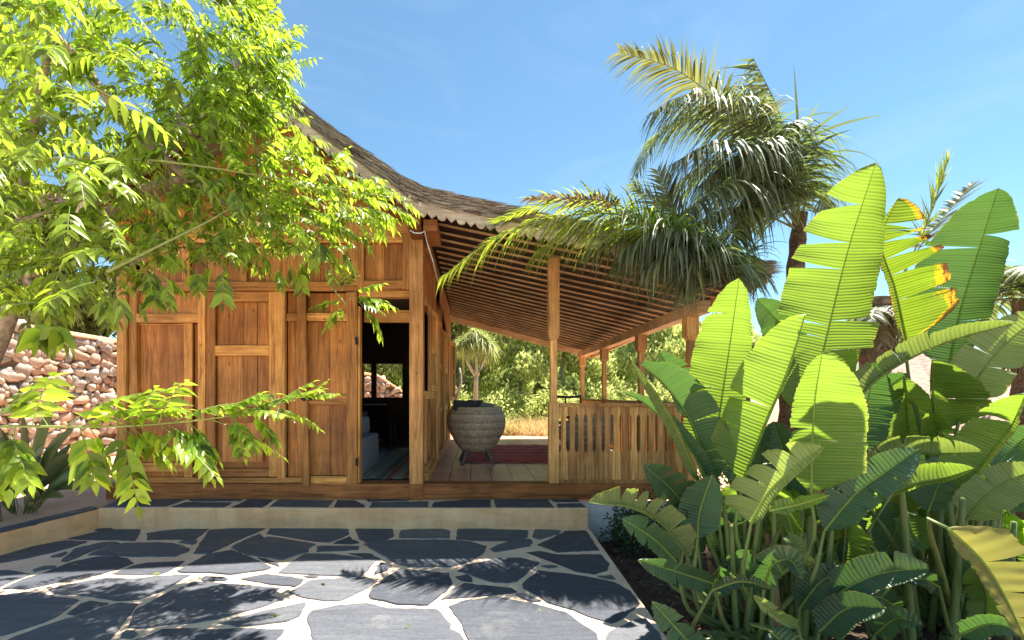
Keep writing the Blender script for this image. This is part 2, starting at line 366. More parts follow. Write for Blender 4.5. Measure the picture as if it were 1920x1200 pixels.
M['far_hill']=simple('distant_wooded_hill',(.12,.16,.13),.95,nscale=.05,var=.4,bump=.6,dist=4)
# ------------------------------------------------------------------ ground
def sm(a,b,x):
    t=min(1,max(0,(x-a)/(b-a))); return t*t*(3-2*t)
def gh(x,y):
    left=sm(-3.85,-4.0,x) if y<4.5 else sm(-3.3,-3.9,x)
    h=-.16+.34*left
    h=max(h, -.16+.44*sm(10.0,10.9,y))
    if y>24: h+= 5.5*sm(24,75,y)*(1-.35*sm(0,45,x)) + 7*sm(70,180,y)
    if x>4.2: h+= .9*sm(4.2,7.5,x)*sm(3,6,y)*(1-sm(14,26,y))
    if -3.6<x<6.4 and y<4.7: h-=.2
    if x<-7.5: h+= 1.9*sm(-7.4,-8.6,x)*sm(3,6,y)
    return h
xs=np.concatenate([np.linspace(-260,-30,24),np.linspace(-26,-9,16),np.linspace(-8.5,9,90),np.linspace(10,30,20),np.linspace(36,260,24)])
ys=np.concatenate([np.linspace(-14,-1,8),np.linspace(-.5,14,76),np.linspace(15,40,26),np.linspace(44,260,40)])
def grid_obj(name,xs,ys,fn,mat,rough=0,**k):
    V=[(x,y,fn(x,y)+ (random.uniform(-rough,rough))) for y in ys for x in xs]; n=len(xs)
    F=[(j*n+i,j*n+i+1,(j+1)*n+i+1,(j+1)*n+i) for j in range(len(ys)-1) for i in range(n-1)]
    return np_obj(name,V,F,mat,smooth=True,**k)
tag(grid_obj('ground',xs,ys,gh,M['earth'],.006),kind='structure')
def fh(x,y):
    d=(y-520)/160; b=math.exp(-d*d)
    return -6+b*(48+34*math.exp(-((x-235)/75)**2)+16*math.exp(-((x-420)/120)**2)+5*math.sin(x*.03)+2.5*math.sin(x*.11+y*.05))
tag(grid_obj('hills',np.linspace(-900,1100,170),np.linspace(270,800,50),fh,M['far_hill'],1.2),kind='structure')
# ------------------------------------------------------------------ patio
pv=MB()
edge=[(-9,-1.5),(1.0,-1.5),(1.0,1.2),(1.044,2.44),(1.137,4.52),(-3.70,4.52),(-3.90,3.55),(-4.35,1.4),(-4.9,-1.5)]
edge=[(-4.9,-1.5),(1.0,-1.5),(1.0,1.2),(1.044,2.44),(1.137,4.52),(-3.70,4.52),(-3.86,3.70),(-4.3,1.4)]
pv.prism(edge,lambda a,b,d:(a,b,d),-.35,0)
tag(pv.build('patio',M['mortar']),kind='structure')
off={1:(0,920),2:(420,920),3:(820,920)}
SL=[(1,[(705,305),(730,292),(820,285),(850,292),(770,306)]),
(1,[(505,365),(700,318),(850,296),(1055,298),(1035,345),(1010,380),(850,372),(620,372)]),
(1,[(1100,320),(1200,304),(1330,290),(1560,290),(1530,320),(1460,372),(1280,368),(1100,372)]),
(1,[(-120,520),(0,489),(240,425),(490,380),(660,385),(560,420),(380,470),(200,510),(60,535),(-120,560)]),
(1,[(450,535),(560,440),(760,395),(860,387),(900,398),(760,430),(640,475),(560,510),(500,538)]),
(1,[(380,495),(500,460),(512,468),(450,500),(385,503)]),
(1,[(655,485),(760,440),(930,396),(1180,392),(1290,398),(1380,420),(1420,440),(1410,460),(1310,497),(1000,497)]),
(1,[(1345,390),(1370,378),(1480,376),(1480,392),(1450,407)]),
(2,[(-230,475),(-180,400),(-110,300),(20,290),(310,288),(260,310),(100,375),(0,425),(-110,475)]),
(1,[(20,740),(170,670),(350,615),(480,560),(560,535),(740,499),(880,500),(960,512),(1010,545),(860,600),(740,635),(560,665),(400,700),(200,742)]),
(1,[(830,630),(1000,565),(1100,545),(1390,530),(1340,565),(1260,610),(1200,630),(1000,635)]),
(1,[(1330,605),(1380,580),(1520,500),(1560,480),(1740,450),(1830,485),(1919,525),(2040,580),(1990,600),(1730,635),(1550,620),(1340,618)]),
(1,[(240,600),(330,570),(430,568),(410,580),(250,612)]),
(1,[(-200,640),(0,600),(60,600),(230,630),(170,655),(0,722),(-200,790)]),
(1,[(360,745),(460,715),(640,680),(800,655),(1000,665),(1200,645),(1430,635),(1340,690),(1200,760),(1050,820),(910,830),(860,830),(700,800),(560,785),(420,775)]),
(1,[(-300,880),(-100,820),(0,790),(170,765),(320,770),(420,800),(560,810),(590,825),(520,880),(440,940),(330,990),(180,1040),(60,1080),(-200,1150)]),
(1,[(500,930),(600,855),(680,830),(820,850),(700,890),(560,940)]),
(1,[(-200,1220),(30,1140),(300,1030),(560,950),(700,900),(850,855),(900,845),(1035,850),(1000,905),(950,960),(880,1050),(830,1120),(760,1210),(200,1380),(-300,1380)]),
(1,[(960,1030),(1010,905),(1120,850),(1240,780),(1440,700),(1530,692),(1700,705),(1860,715),(2100,740),(2020,790),(2120,820),(1990,870),(1920,890),(1640,965),(1400,1000),(1200,1015),(1130,1030),(1050,1040)]),
(1,[(1500,665),(1540,645),(1690,650),(1715,670),(1680,680),(1520,680)]),
(1,[(905,1075),(960,1050),(1040,1080),(1000,1110),(910,1105)]),
(1,[(850,1160),(1000,1130),(1150,1080),(1210,1045),(1400,1040),(1620,1045),(1760,1040),(1900,1040),(2140,1045),(2120,1070),(2070,1130),(2000,1260),(1500,1400),(800,1400)]),
(1,[(1640,1000),(1960,912),(2200,865),(2300,845),(2290,870),(2240,950),(2140,990),(1950,1010),(1780,1020)]),
(2,[(315,325),(345,288),(500,284),(800,284),(940,292),(940,330),(860,365),(790,390),(680,385),(560,365),(440,345)]),
(2,[(120,385),(270,325),(300,350),(220,375)]),
(2,[(50,430),(100,400),(340,348),(440,360),(560,385),(690,405),(630,435),(640,460),(590,470),(430,522),(330,505),(160,480)]),
(2,[(985,290),(1270,288),(1275,345),(1180,385),(1060,390),(1010,360)]),
(2,[(815,400),(940,350),(970,375),(1020,395),(930,403)]),
(2,[(695,420),(860,420),(1020,420),(1010,445),(850,455),(690,460)]),
(2,[(1310,355),(1320,300),(1420,290),(1640,290),(1700,305),(1695,358),(1500,360)]),
(3,[(140,370),(150,290),(300,287),(680,300),(680,355),(540,380),(330,380)]),
(2,[(1050,405),(1200,380),(1300,375),(1700,372),(1860,385),(1970,420),(1950,470),(1860,530),(1700,575),(1400,578),(1290,550),(1180,480),(1100,440)]),
(2,[(930,472),(1090,474),(1180,520),(1100,515),(980,487)]),
(2,[(400,620),(500,540),(610,475),(820,480),(1000,505),(1140,530),(1080,600),(1030,650),(760,640),(560,630)]),
(2,[(1170,540),(1260,565),(1230,600),(1120,635)]),
(2,[(250,505),(310,515),(400,545),(420,575),(340,550)]),
(2,[(110,665),(320,630),(500,650),(590,670),(580,700),(530,725),(350,705)]),
(2,[(480,770),(640,680),(700,670),(1080,655),(1150,680),(1050,750),(870,835),(740,828),(620,815)]),
(2,[(590,650),(640,640),(710,650),(680,660)]),
(2,[(1075,790),(1180,680),(1320,590),(1690,625),(1710,690),(1690,740),(1610,800),(1530,865),(1300,860),(1100,815)]),
(3,[(150,605),(230,560),(460,510),(620,510),(770,545),(700,600),(600,680),(520,695),(420,690),(290,650),(200,620)]),
(3,[(130,650),(220,630),(265,655),(260,690),(190,680)]),
(3,[(20,820),(200,700),(560,735),(600,765),(420,785),(100,815)]),
(3,[(590,785),(640,778),(780,835),(700,840)]),
(3,[(85,875),(180,830),(440,795),(560,820),(760,855),(960,915),(1010,945),(1060,985),(1190,1070),(1215,1130),(1150,1400),(300,1400),(230,1120),(180,1010)]),
(3,[(395,440),(450,410),(600,365),(700,365),(720,385),(690,420),(430,465)]),
(3,[(710,350),(730,297),(850,294),(930,302),(900,325),(770,370)]),
(3,[(750,410),(870,355),(960,305),(1115,305),(1160,370),(1215,450),(900,465)]),
(3,[(665,465),(760,452),(900,480),(1230,482),(1290,550),(1270,600),(1180,630),(1040,610),(880,545),(780,510)]),
(3,[(780,572),(850,563),(905,575),(840,585)]),
(3,[(640,700),(750,600),(850,610),(1100,640),(1330,690),(1450,755),(1520,850),(1480,895),(1400,950),(1310,1000),(1200,972),(1010,900),(820,838),(750,790),(650,735)]),
(3,[(1205,645),(1310,640),(1335,670),(1270,665)]),
(3,[(1265,1110),(1280,1070),(1400,1015),(1480,970),(1560,965),(1600,1000),(1660,1070),(1700,1160),(1600,1250),(1270,1300)]),
(2,[(610,960),(650,905),(860,860),(1070,845),(1240,885),(1600,890),(1700,1000),(1700,1040),(1770,1075),(1820,1150),(1780,1400),(800,1400),(660,1120),(640,1020)])]
STEP=[(1,[(760,130),(880,78),(1000,64),(1400,66),(1250,122),(1000,126)]),(1,[(1285,122),(1400,90),(1740,95),(1680,129),(1290,126)]),(1,[(1410,65),(1830,70),(1800,82),(1440,85)]),
(2,[(50,130),(180,68),(375,70),(290,130)]),(2,[(335,125),(410,72),(830,75),(780,128)]),(2,[(820,128),(850,75),(980,75),(1060,110),(1050,130)]),(2,[(1085,130),(1110,90),(1530,88),(1530,130)]),
(2,[(1060,70),(1390,68),(1380,80),(1080,86)]),(3,[(-50,130),(-30,90),(180,72),(400,62),(403,130)]),(3,[(420,62),(820,60),(880,130),(440,130)]),(3,[(835,62),(1060,66),(1070,88),(880,90)]),(3,[(895,102),(1080,98),(1115,128),(905,130)])]
def rough_poly(pts, jit, step=.05):
    out=[]
    for i,p in enumerate(pts):
        q=pts[(i+1)%len(pts)]; d=(q-p).length; n=max(1,int(d/step))
        for k in range(n):
            w=p.lerp(q,k/n); out.append((w.x+random.uniform(-jit,jit), w.y+random.uniform(-jit,jit)))
    return out
def slates(name, lst, z, h, label, cat, clip=None):
    mb=MB()
    for reg,pl in lst:
        ox,oy=off[reg]; mb.cur=random.random()
        pts=[G(ox+x/4,oy+y/4,z) for x,y in pl]
        c=sum(pts,Vector((0,0,0)))/len(pts); tx=random.gauss(0,.004); ty_=random.gauss(0,.004); hz_=random.uniform(-.002,.004); big=max((p-c).length for p in pts)
        # grow each stone a touch toward the joints and break its edge
        poly=rough_poly(pts,.0055,.045); poly=[(c.x+(a-c.x)*(1-.005/max(.06,big)),c.y+(b-c.y)*(1-.005/max(.06,big))) for a,b in poly]; A=[mb.vert((a,b,z+h+hz_+tx*(a-c.x)+ty_*(b-c.y)+random.uniform(-.0008,.0008))) for a,b in poly]
        B=[]
        for a,b in poly:
            v=Vector((a-c.x,b-c.y,0)); L=max(v.length,.01); v*= (L+.006)/L
            B.append(mb.vert((c.x+v.x,c.y+v.y,z-.004)))
        if sum((poly[i][0]*poly[(i+1)%len(poly)][1]-poly[(i+1)%len(poly)][0]*poly[i][1]) for i in range(len(poly)))<0: A=A[::-1]; B=B[::-1]
        mb.face(A)
        for i in range(len(A)):
            j=(i+1)%len(A); mb.face([A[j],A[i],B[i],B[j]])
    return mb.build(name,M['slate'])
o=slates('paving',SL,0,.007,'','') ; tag(o,kind='structure')
nb=MB()   # stones nearer than the frame edge
for gx in range(8):
    for gy in range(4):
        cx=-4.0+gx*.66+random.uniform(-.06,.06)+(.3 if gy%2 else 0); cy=1.35-gy*.72
        if cx>.6: continue
        nb.cur=random.random(); n=7; ph=random.random()*6
        poly=[(cx+.27*math.cos(ph+k*6.283/n)*random.uniform(.85,1.15),cy+.3*math.sin(ph+k*6.283/n)*random.uniform(.85,1.15)) for k in range(n)]
        nb.prism(poly,lambda a,b,d:(a,b,d),.008,-.004)
# step and parapet
st=MB(); st.box(-3.70,1.126,4.47,4.93,-.3,.2); 
o=st.build('entrance_step',M['render'],bevel=.012)
tag(o,'long ochre rendered step under the front sill of the wooden house','step')
top=slates('step_paving',STEP,.2,.006,'',''); top.name='slate_top'
mt=MB(); mt.box(-3.69,1.118,4.485,4.92,.19,.2025); o2=mt.build('mortar_top',M['mortar'])
top.parent=o; o2.parent=o
pw=MB(); par=[(-3.70,4.50),(-3.86,3.70),(-4.3,1.4),(-4.9,-1.5)]; out_=[(-3.83,4.56),(-3.99,3.72),(-4.43,1.4),(-5.03,-1.5)]
for i in range(3):
    a,b=par[i],par[i+1]; c,d=out_[i+1],out_[i]
    pw.hexa([(a[0],a[1],-.3),(b[0],b[1],-.3),(c[0],c[1],-.3),(d[0],d[1],-.3),(a[0],a[1],.19),(b[0],b[1],.19),(c[0],c[1],.19),(d[0],d[1],.19)])
o=pw.build('low_wall',M['render']); tag(o,'low ochre rendered kerb wall with slate coping left of the patio','wall')
cp=MB()
for i in range(3):
    segs=[3,7,8][i]
    for k in range(segs):
        t0=k/segs+.006; t1=(k+1)/segs-.006; L=lambda p,q,t:(p[0]+(q[0]-p[0])*t,p[1]+(q[1]-p[1])*t)
        a=L(par[i],par[i+1],t0); b=L(par[i],par[i+1],t1); c=L(out_[i],out_[i+1],t1); d=L(out_[i],out_[i+1],t0); cp.cur=random.random()
        j=lambda:random.uniform(-.012,.012)
        cp.prism([(a[0]-.01+j(),a[1]),(b[0]-.01+j(),b[1]),(c[0]+j(),c[1]),(d[0]+j(),d[1])],lambda p,q,dd:(p,q,dd),.206,.185)
oc=cp.build('coping',M['slate'],bevel=.003); oc.parent=o
# mulch bed
mbx=np.linspace(1.0,6.5,60); mby=np.linspace(-1.5,4.8,66)
tag(grid_obj('planting_bed',mbx,mby,lambda x,y:-.145+.03*math.sin(3*x+y)*math.sin(2.3*y)-(.3 if x<1.02 else 0),M['mulch_base'],.012),kind='structure')
n=9000; px=RNG.uniform(1.06,5.5,n); py=RNG.uniform(1.0,4.7,n)
def quads_cloud(C,size,asp,flat=1.0):
    n=len(C); a=RNG.normal(size=(n,3)); a[:,2]*=flat; a/=np.linalg.norm(a,axis=1)[:,None]
    b=RNG.normal(size=(n,3)); b[:,2]*=flat; b-= (b*a).sum(1)[:,None]*a; b/=np.linalg.norm(b,axis=1)[:,None]
    s=size*RNG.uniform(.6,1.4,n)[:,None]
    V=np.stack([C-a*s, C+b*s*asp, C+a*s, C-b*s*asp],1).reshape(-1,3)
    F=np.arange(4*n).reshape(n,4); r=np.repeat(RNG.random(n),4); return V,F,r
C=np.stack([px,py,-.12+RNG.uniform(-.012,.03,n)],1)
V,F,r=quads_cloud(C,.024,.4,.25); tag(np_obj('mulch_chips',V,F,M['mulch_m'],r),'loose brown bark chips covering the planting bed','mulch',kind='stuff')
# ------------------------------------------------------------------ stone wall
WP=[(-7.55,5.6,2.5),(-7.3,7.0,2.47),(-6.75,8.6,2.36),(-5.0,11.0,2.2),(-2.65,12.5,1.88),(-1.96,12.62,1.42),(-1.1,12.7,.9)]
def wallpt(s):
    for a,b in zip(WP,WP[1:]):
        L=math.hypot(b[0]-a[0],b[1]-a[1])
        if s<=L: 
            t=s/L; return (a[0]+(b[0]-a[0])*t,a[1]+(b[1]-a[1])*t,a[2]+(b[2]-a[2])*t,(b[0]-a[0])/L,(b[1]-a[1])/L)
        s-=L
    return None
TOT=sum(math.hypot(b[0]-a[0],b[1]-a[1]) for a,b in zip(WP,WP[1:]))
def ico(sub=2):
    import bmesh
    bm=bmesh.new(); bmesh.ops.create_icosphere(bm,subdivisions=sub,radius=1); V=np.array([v.co[:] for v in bm.verts]); F=np.array([[v.index for v in f.verts] for f in bm.faces]); bm.free(); return V,F
IV,IF=ico(2); Vs=[];Fs=[];Rs=[];nv=0
root=empty('stone_wall',(-6.9,8.2,.18),'dry-laid rubble retaining wall of pink and grey stones left of the wooden house','wall')
z=.16
while z<2.45:
    h=random.uniform(.11,.17); s=random.uniform(-.1,0)
    while s<TOT-.1:
        w=random.choice((random.uniform(.07,.15),random.uniform(.14,.30))); p=wallpt(max(0,s+w/2))
        if p is None: break
        if z+h*.5<p[2]-.07:
            hh=h*random.uniform(.75,1.3); 
            S=np.sign(IV)*np.abs(IV)**.66
            k=RNG.normal(size=(3,3))*1.6; d=1+.19*np.sin(IV@k[0]*1.5+RNG.random()*6)+.12*np.sin(IV@k[1]*2.5+RNG.random()*6)
            S=S*d[:,None]*np.array([w*.53,.10+random.uniform(-.02,.03),hh*.55])
            an=random.uniform(-.5,.5); ca,sa=math.cos(an),math.sin(an)
            X=S[:,0]*ca-S[:,2]*sa; Z=S[:,0]*sa+S[:,2]*ca; Yy=S[:,1]
            tx,ty=p[3],p[4]; nx,ny=ty,-tx
            V=np.stack([p[0]+X*tx+Yy*nx, p[1]+X*ty+Yy*ny, z+hh/2+Z+random.uniform(-.035,.035)+0*X],1)
            Vs.append(V);Fs.append(IF+nv);nv+=len(V);Rs.append(np.full(len(V),random.random()))
        s+=w*.97
    z+=h*.93
np_obj('rubble_face',np.concatenate(Vs),np.concatenate(Fs),M['stone'],np.concatenate(Rs),parent=root,smooth=False)
cb=MB(); cc=MB()
for a,b in zip(WP,WP[1:]):
    L=math.hypot(b[0]-a[0],b[1]-a[1]); nx,ny=-(b[1]-a[1])/L,(b[0]-a[0])/L
    def ring(d0,d1,za,zb,zz): return [(a[0]+nx*d0,a[1]+ny*d0,za),(b[0]+nx*d0,b[1]+ny*d0,zb),(b[0]+nx*d1,b[1]+ny*d1,zb),(a[0]+nx*d1,a[1]+ny*d1,za)]
    cb.hexa(ring(0.0,.45,-.1,-.1,0)+ring(0.0,.45,a[2]-.06,b[2]-.06,0))
    cc.hexa(ring(-.09,.5,a[2]-.08,b[2]-.08,0)+ring(-.07,.5,a[2],b[2],0))
cb.build('wall_core',M['wall_mortar'],root); cc.build('capping',M['white_wall'] if False else M['render'],root,bevel=.02)
# ------------------------------------------------------------------ wooden house
FY=4.9; FS=FPX/FY
def hx(px): return (px-CX)/FS
def hz(py): return EYE+(CY-py)/FS
HL=(-2.2,4.9,.2)
house=empty('wooden_house',HL,'teak house with thatched roof, panelled front and covered veranda','house')
def fb(name,x0,x1,y0,y1,front,thick,mat='wood_v',parent=None,bevel=.004,label=None):
    """front-facing member given by photo columns/rows on the facade plane; front = how far it stands proud"""
    mb=MB().box(hx(x0),hx(x1),FY-front,FY-front+thick,hz(y1),hz(y0))
    o=mb.build(name,M[mat],parent or house,bevel=bevel)
    if label: o['label']=label
    return o
fb('sill_beam',207,769.5,905.5,934.5,.06,.20,'sill'); fb('sill_beam',792.5,1298,905.5,934.5,.06,.20,'sill')
fb('post',225,243,425,905,.05,.12,'wood_v'); fb('post',769.5,794.5,412,937,.085,.15,'post')
fb('post_foot',769,793,905,938,.10,.02,'sill')
fb('wall_frame',244,259,530,905,.02,.05)
fb('top_beam',225,769,418,446,.04,.12,'wood_h')
# frieze of vertical boards with framed panel at the right
fb('frieze_rail',244,673,530,547,.045,.05,'wood_h'); fb('frieze_rail',259,651,446.5,456,.03,.04,'wood_h')
xs_=[(259,342),(356,447),(463,559),(574,651)]
for a,b in xs_: 
    k=(b-a)/3
    for i in range(3): fb('frieze_panel',a+i*k+.4,a+(i+1)*k-.4,456,530,-.024-.002*(i%2),.02,'panel',bevel=.002)
for a,b in ((342,356),(447,463),(559,574)): fb('frieze_stile',a,b,456.5,529.5,.012,.03)
fb('frieze_stile',651,672.5,418.2,529.6,.048,.05)
fb('frame_stile',673,684,446,545,.052,.05); fb('frame_stile',756,769,446,545,.052,.05)
fb('frame_rail',684,756,446,457,.05,.05,'wood_h'); fb('frame_rail',684,756,528,545,.05,.05,'wood_h')
fb('framed_panel',684,720,457,528,-.012,.02,'panel',bevel=.002); fb('framed_panel',720.5,756,457,528,-.010,.02,'panel',bevel=.002)
# left bay
fb('wall_panel',259,362,547,589,-.03,.02,'panel'); fb('wall_frame',362,374,547.5,588.5,.01,.03)
fb('wall_rail',259,375,589,605.5,.03,.04,'wood_h')
fb('wall_panel',259,302,606,868,-.032,.02,'panel',bevel=.002); fb('wall_panel',302.5,346,606,868,-.031,.02,'panel',bevel=.002)
fb('wall_stile',346,361,606,895,.012,.03); fb('wall_plank',361.5,375,606,895,-.03,.02,'panel')
fb('wall_rail',259,346,868,884,.01,.03,'wood_h'); fb('bottom_rail',259,571,895,905,.02,.05,'wood_h'); fb('wall_panel',259,346,884,895,-.025,.02,'panel')
fb('carved_strip',259,346,606.5,609,-.004,.02,'wood_h',bevel=.002)
# the closed panelled leaf in the middle
dr=fb('panelled_shutter',389.5,406,548,893,.032,.035,'wood_v')
def ch(nm,x0,x1,y0,y1,fr,th,mat='wood_v'): return fb(nm,x0,x1,y0,y1,fr,th,mat,parent=dr,bevel=.004)
ch('stile',506,521.5,548,893,.032,.035); 
for a,b in ((548,566),(648,667),(765,780),(878,893)): ch('rail',406,506,a,b,.030,.033,'wood_h')
for a,b in ((566,648),(667,765)):
    ch('panel',406,456,a,b,-.012,.02,'panel'); ch('panel',456.8,481.2,a,b,-.010,.02,'panel'); ch('panel',482,506,a,b,-.013,.02,'panel')
ch('panel',406,506,780,878,-.012,.02,'panel'); ch('raised_panel',418,494,792,866,.012,.013,'panel')
fb('door_jamb',375.5,389,548,895,.045,.06); fb('door_jamb',522,537,548,895,.045,.06); fb('door_head',375.5,537,541,547.5,.055,.05,'wood_h')
fb('wall_plank',537.5,551,547.5,895,-.03,.02,'panel'); fb('wall_plank',551.5,565,547.5,895,-.026,.02,'panel'); fb('wall_rail',537.5,573,588,602,.012,.03,'wood_h')
# narrow door leaf beside the doorway, its near stile leaning
lf=fb('narrow_door',652,671,549,909,.045,.04,'wood_v')
def cl(nm,x0,x1,y0,y1,fr,th,mat='wood_v'): return fb(nm,x0,x1,y0,y1,fr,th,mat,parent=lf,bevel=.004)
ts=MB(); yb=FY-.075
ts.hexa([(hx(571),yb,hz(909)),(hx(584.5),yb,hz(909)),(hx(584.5),yb+.05,hz(909)),(hx(571),yb+.05,hz(909)),(hx(561),yb,hz(543.5)),(hx(576.5),yb,hz(543.5)),(hx(576.5),yb+.05,hz(543.5)),(hx(561),yb+.05,hz(543.5))])
ts.build('leaning_stile',M['wood_v'],lf,bevel=.004)
for a,b in ((588,603),(741,759),(892,909)): cl('rail',584.7 if a>800 else 577,652,a,b,.04,.035,'wood_h')
for a,b in ((549,588),(603,741),(759,892)):
    cl('panel',576,617.6,a,b,-.012,.02,'panel'); cl('panel',618.4,652,a,b,-.009,.02,'panel')
lt=MB(); lt.box(hx(570),hx(596),FY-.095,FY-.082,hz(749.5),hz(745)); lt.box(hx(574),hx(577),FY-.10,FY-.08,hz(752),hz(742)); lt.box(hx(586),hx(588),FY-.10,FY-.08,hz(751),hz(743)); lt.box(hx(575),hx(577),FY-.09,FY-.076,hz(742),hz(726))
lt.build('latch',M['iron'],lf)
for y in (865,640): MB().box(hx(668.5),hx(673),FY-.055,FY-.03,hz(y+7),hz(y-7)).build('hinge',M['iron'],lf)
# doorway
fb('door_jamb',671.3,675.5,575,905.4,.02,.10,'wood_v'); fb('door_lintel',673,769,545.5,558,.02,.10,'wood_h')
fb('inner_lintel',673,769,574,598,-.22,.06,'wood_h')
# gable boards above the top beam
UP=[(-.55,3.16),(-.85,3.37),(-1.11,3.55),(-1.46,3.80),(-1.82,4.09),(-2.20,4.46)]   # underside of the steep roof, right slope
def roofz(x):
    x=x if x>-2.2 else -4.4-x
    if x>=-.55: return 3.16-(x+.55)*.21
    for (a,b),(c,d) in zip(UP,UP[1:]):
        if x>=c: return b+(d-b)*(x-a)/(c-a)
    return UP[-1][1]
gx=np.linspace(-3.80,-.56,19)
for a,b in zip(gx,gx[1:]):
    z0=hz(418)+(.0 if b<-1.1 else .022)
    if min(roofz(a),roofz(b))-z0<.02: continue
    g=MB(); g.prism([(a+.002,z0),(b-.002,z0),(b-.002,roofz(b)-.005),(a+.002,roofz(a)-.005)],lambda p,q,d:(p,d,q),4.93,4.95); g.build('gable_board',M['panel'],house)
# interior shell
def hb(name,x0,x1,y0,y1,z0,z1,mat,bevel=0,parent=None): return MB().box(x0,x1,y0,y1,z0,z1).build(name,M[mat],parent or house,bevel=bevel)
BY=9.8; SX=-.53
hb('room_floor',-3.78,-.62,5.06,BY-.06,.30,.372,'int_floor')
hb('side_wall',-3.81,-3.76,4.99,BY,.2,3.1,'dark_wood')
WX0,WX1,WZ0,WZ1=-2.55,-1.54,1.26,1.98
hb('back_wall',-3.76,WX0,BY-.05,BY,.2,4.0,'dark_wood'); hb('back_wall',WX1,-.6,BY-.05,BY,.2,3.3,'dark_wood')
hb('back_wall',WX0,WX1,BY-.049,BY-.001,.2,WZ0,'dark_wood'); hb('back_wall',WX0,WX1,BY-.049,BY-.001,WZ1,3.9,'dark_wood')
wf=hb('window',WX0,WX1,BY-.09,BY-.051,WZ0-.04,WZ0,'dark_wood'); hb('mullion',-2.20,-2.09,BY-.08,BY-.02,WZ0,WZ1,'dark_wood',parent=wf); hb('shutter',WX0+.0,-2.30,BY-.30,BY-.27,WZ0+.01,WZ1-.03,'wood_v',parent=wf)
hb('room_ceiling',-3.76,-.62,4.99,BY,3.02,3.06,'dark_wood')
# veranda side wall (along depth)
def sb(name,y0,y1,z0,z1,x0=SX-.05,x1=SX,mat='wood_y',bevel=.003): return hb(name,x0,x1,y0,y1,z0,z1,mat,bevel)
sb('side_sill',4.98,BY,.372,.46,SX-.06,SX+.03); sb('wall_plate',4.98,BY,2.92,3.08,SX-.08,SX+.03)
for y in (6.0,7.15,8.5,BY-.06): sb('side_post',y-.05,y+.05,.46,2.92,SX-.07,SX+.02,'wood_v')
sb('low_panel',5.0,5.95,.46,1.30,SX-.04,SX-.02,'panel'); sb('panel_rail',5.0,5.95,1.27,1.36,SX-.05,SX+.01); sb('panel_rail',5.0,5.95,.46,.56,SX-.045,SX+.008)
for y in (5.02,5.42,5.87): sb('panel_stile',y,y+.07,.56,1.27,SX-.045,SX+.006,'wood_v')
sb('upper_panel',5.0,5.95,2.35,2.92,SX-.04,SX-.02,'panel'); sb('panel_rail',5.0,5.95,2.30,2.38,SX-.05,SX+.01)
# open shutter and door leaves folded out against the wall
def leaf_out(y0,y1,z0,z1,x_in,x_out,lab):
    a=Vector((x_in,y0,0)); b=Vector((x_out,y1,0)); d=(b-a); L=d.length; t=d.normalized(); nn=Vector((t.y,-t.x,0))
    def slab(nm,s0,s1,za,zb,th,mat,par):
        p=a+t*s0; q=a+t*s1; m=MB().hexa([(p.x,p.y,za),(q.x,q.y,za),(q.x+nn.x*th,q.y+nn.y*th,za),(p.x+nn.x*th,p.y+nn.y*th,za),(p.x,p.y,zb),(q.x,q.y,zb),(q.x+nn.x*th,q.y+nn.y*th,zb),(p.x+nn.x*th,p.y+nn.y*th,zb)])
        return m.build(nm,M[mat],par,bevel=.003)
    r=slab('open_shutter' if z0>1 else 'folding_door',0,.07,z0,z1,.035,'post',house); slab('stile',L-.07,L,z0,z1,.035,'post',r)
    nz=2 if z0>1 else 3
    for k in range(nz+1):
        zc=z0+(z1-z0-.08)*k/nz; slab('rail',.07,L-.07,zc,zc+.08,.034,'wood_y',r)
        if k<nz: slab('panel',.07,L-.07,zc+.08,z0+(z1-z0-.08)*(k+1)/nz,.018,'panel',r)
leaf_out(5.05,5.55,1.36,2.30,SX+.015,SX+.055,'')
leaf_out(6.06,6.60,.47,2.35,SX+.02,SX+.035,''); leaf_out(7.22,7.75,.47,2.35,SX+.02,SX+.05,''); leaf_out(8.57,9.0,1.2,2.35,SX+.02,SX+.13,'')
sb('header_board',6.05,BY,2.36,2.92,SX-.045,SX-.02,'panel')
# carved bracket board hanging from the plate
bk=MB(); poly=[(6.6,2.95),(9.3,2.95),(9.3,2.35),(9.0,2.22),(8.5,2.30),(7.8,2.5),(7.2,2.62),(6.6,2.66)]
bk.prism(poly,lambda a,b,d:(d,a,b),SX+.03,SX+.055); bk.build('carved_bracket',M['post'],house)
# ---- veranda
hb('veranda_floor',SX+.0,2.40,5.02,BY+.15,.28,.370,'tiles'); 
hb('plinth',1.128,2.6,4.62,4.83,-.35,.195,'white_wall')
VX=2.33
def vpost(x,y,top,w=.115,base=True):
    base_=1.32-(757-740)/FS
    m=MB(); m.box(x-.052,x+.052,y-.052,y+.052,.372,base_+.02); p=m.build('veranda_post',M['rail'],house,bevel=.005)
    m=MB(); m.box(x-.036,x+.036,y-.036,y+.036,base_+.02,1.94)
    m.build('shaft',M['rail'],p,bevel=.004)
    m=MB(); m.box(x-w/2,x+w/2,y-w/2,y+w/2,1.955,top); m.prism([(-1,0)],lambda a,b,d:(0,0,0),0,0) if False else None
    m.hexa([(x-.036,y-.036,1.90),(x+.036,y-.036,1.90),(x+.036,y+.036,1.90),(x-.036,y+.036,1.90)]+[(x-w/2,y-w/2,1.955),(x+w/2,y-w/2,1.955),(x+w/2,y+w/2,1.955),(x-w/2,y+w/2,1.955)])
    m.build('head_block',M['rail'],p,bevel=.004)
vpost(hx(1037.5),FY,2.78)
for y,t in ((4.9,2.2),(6.35,2.2),(8.15,2.16),(9.79,2.14)): vpost(VX,y,t,.13)
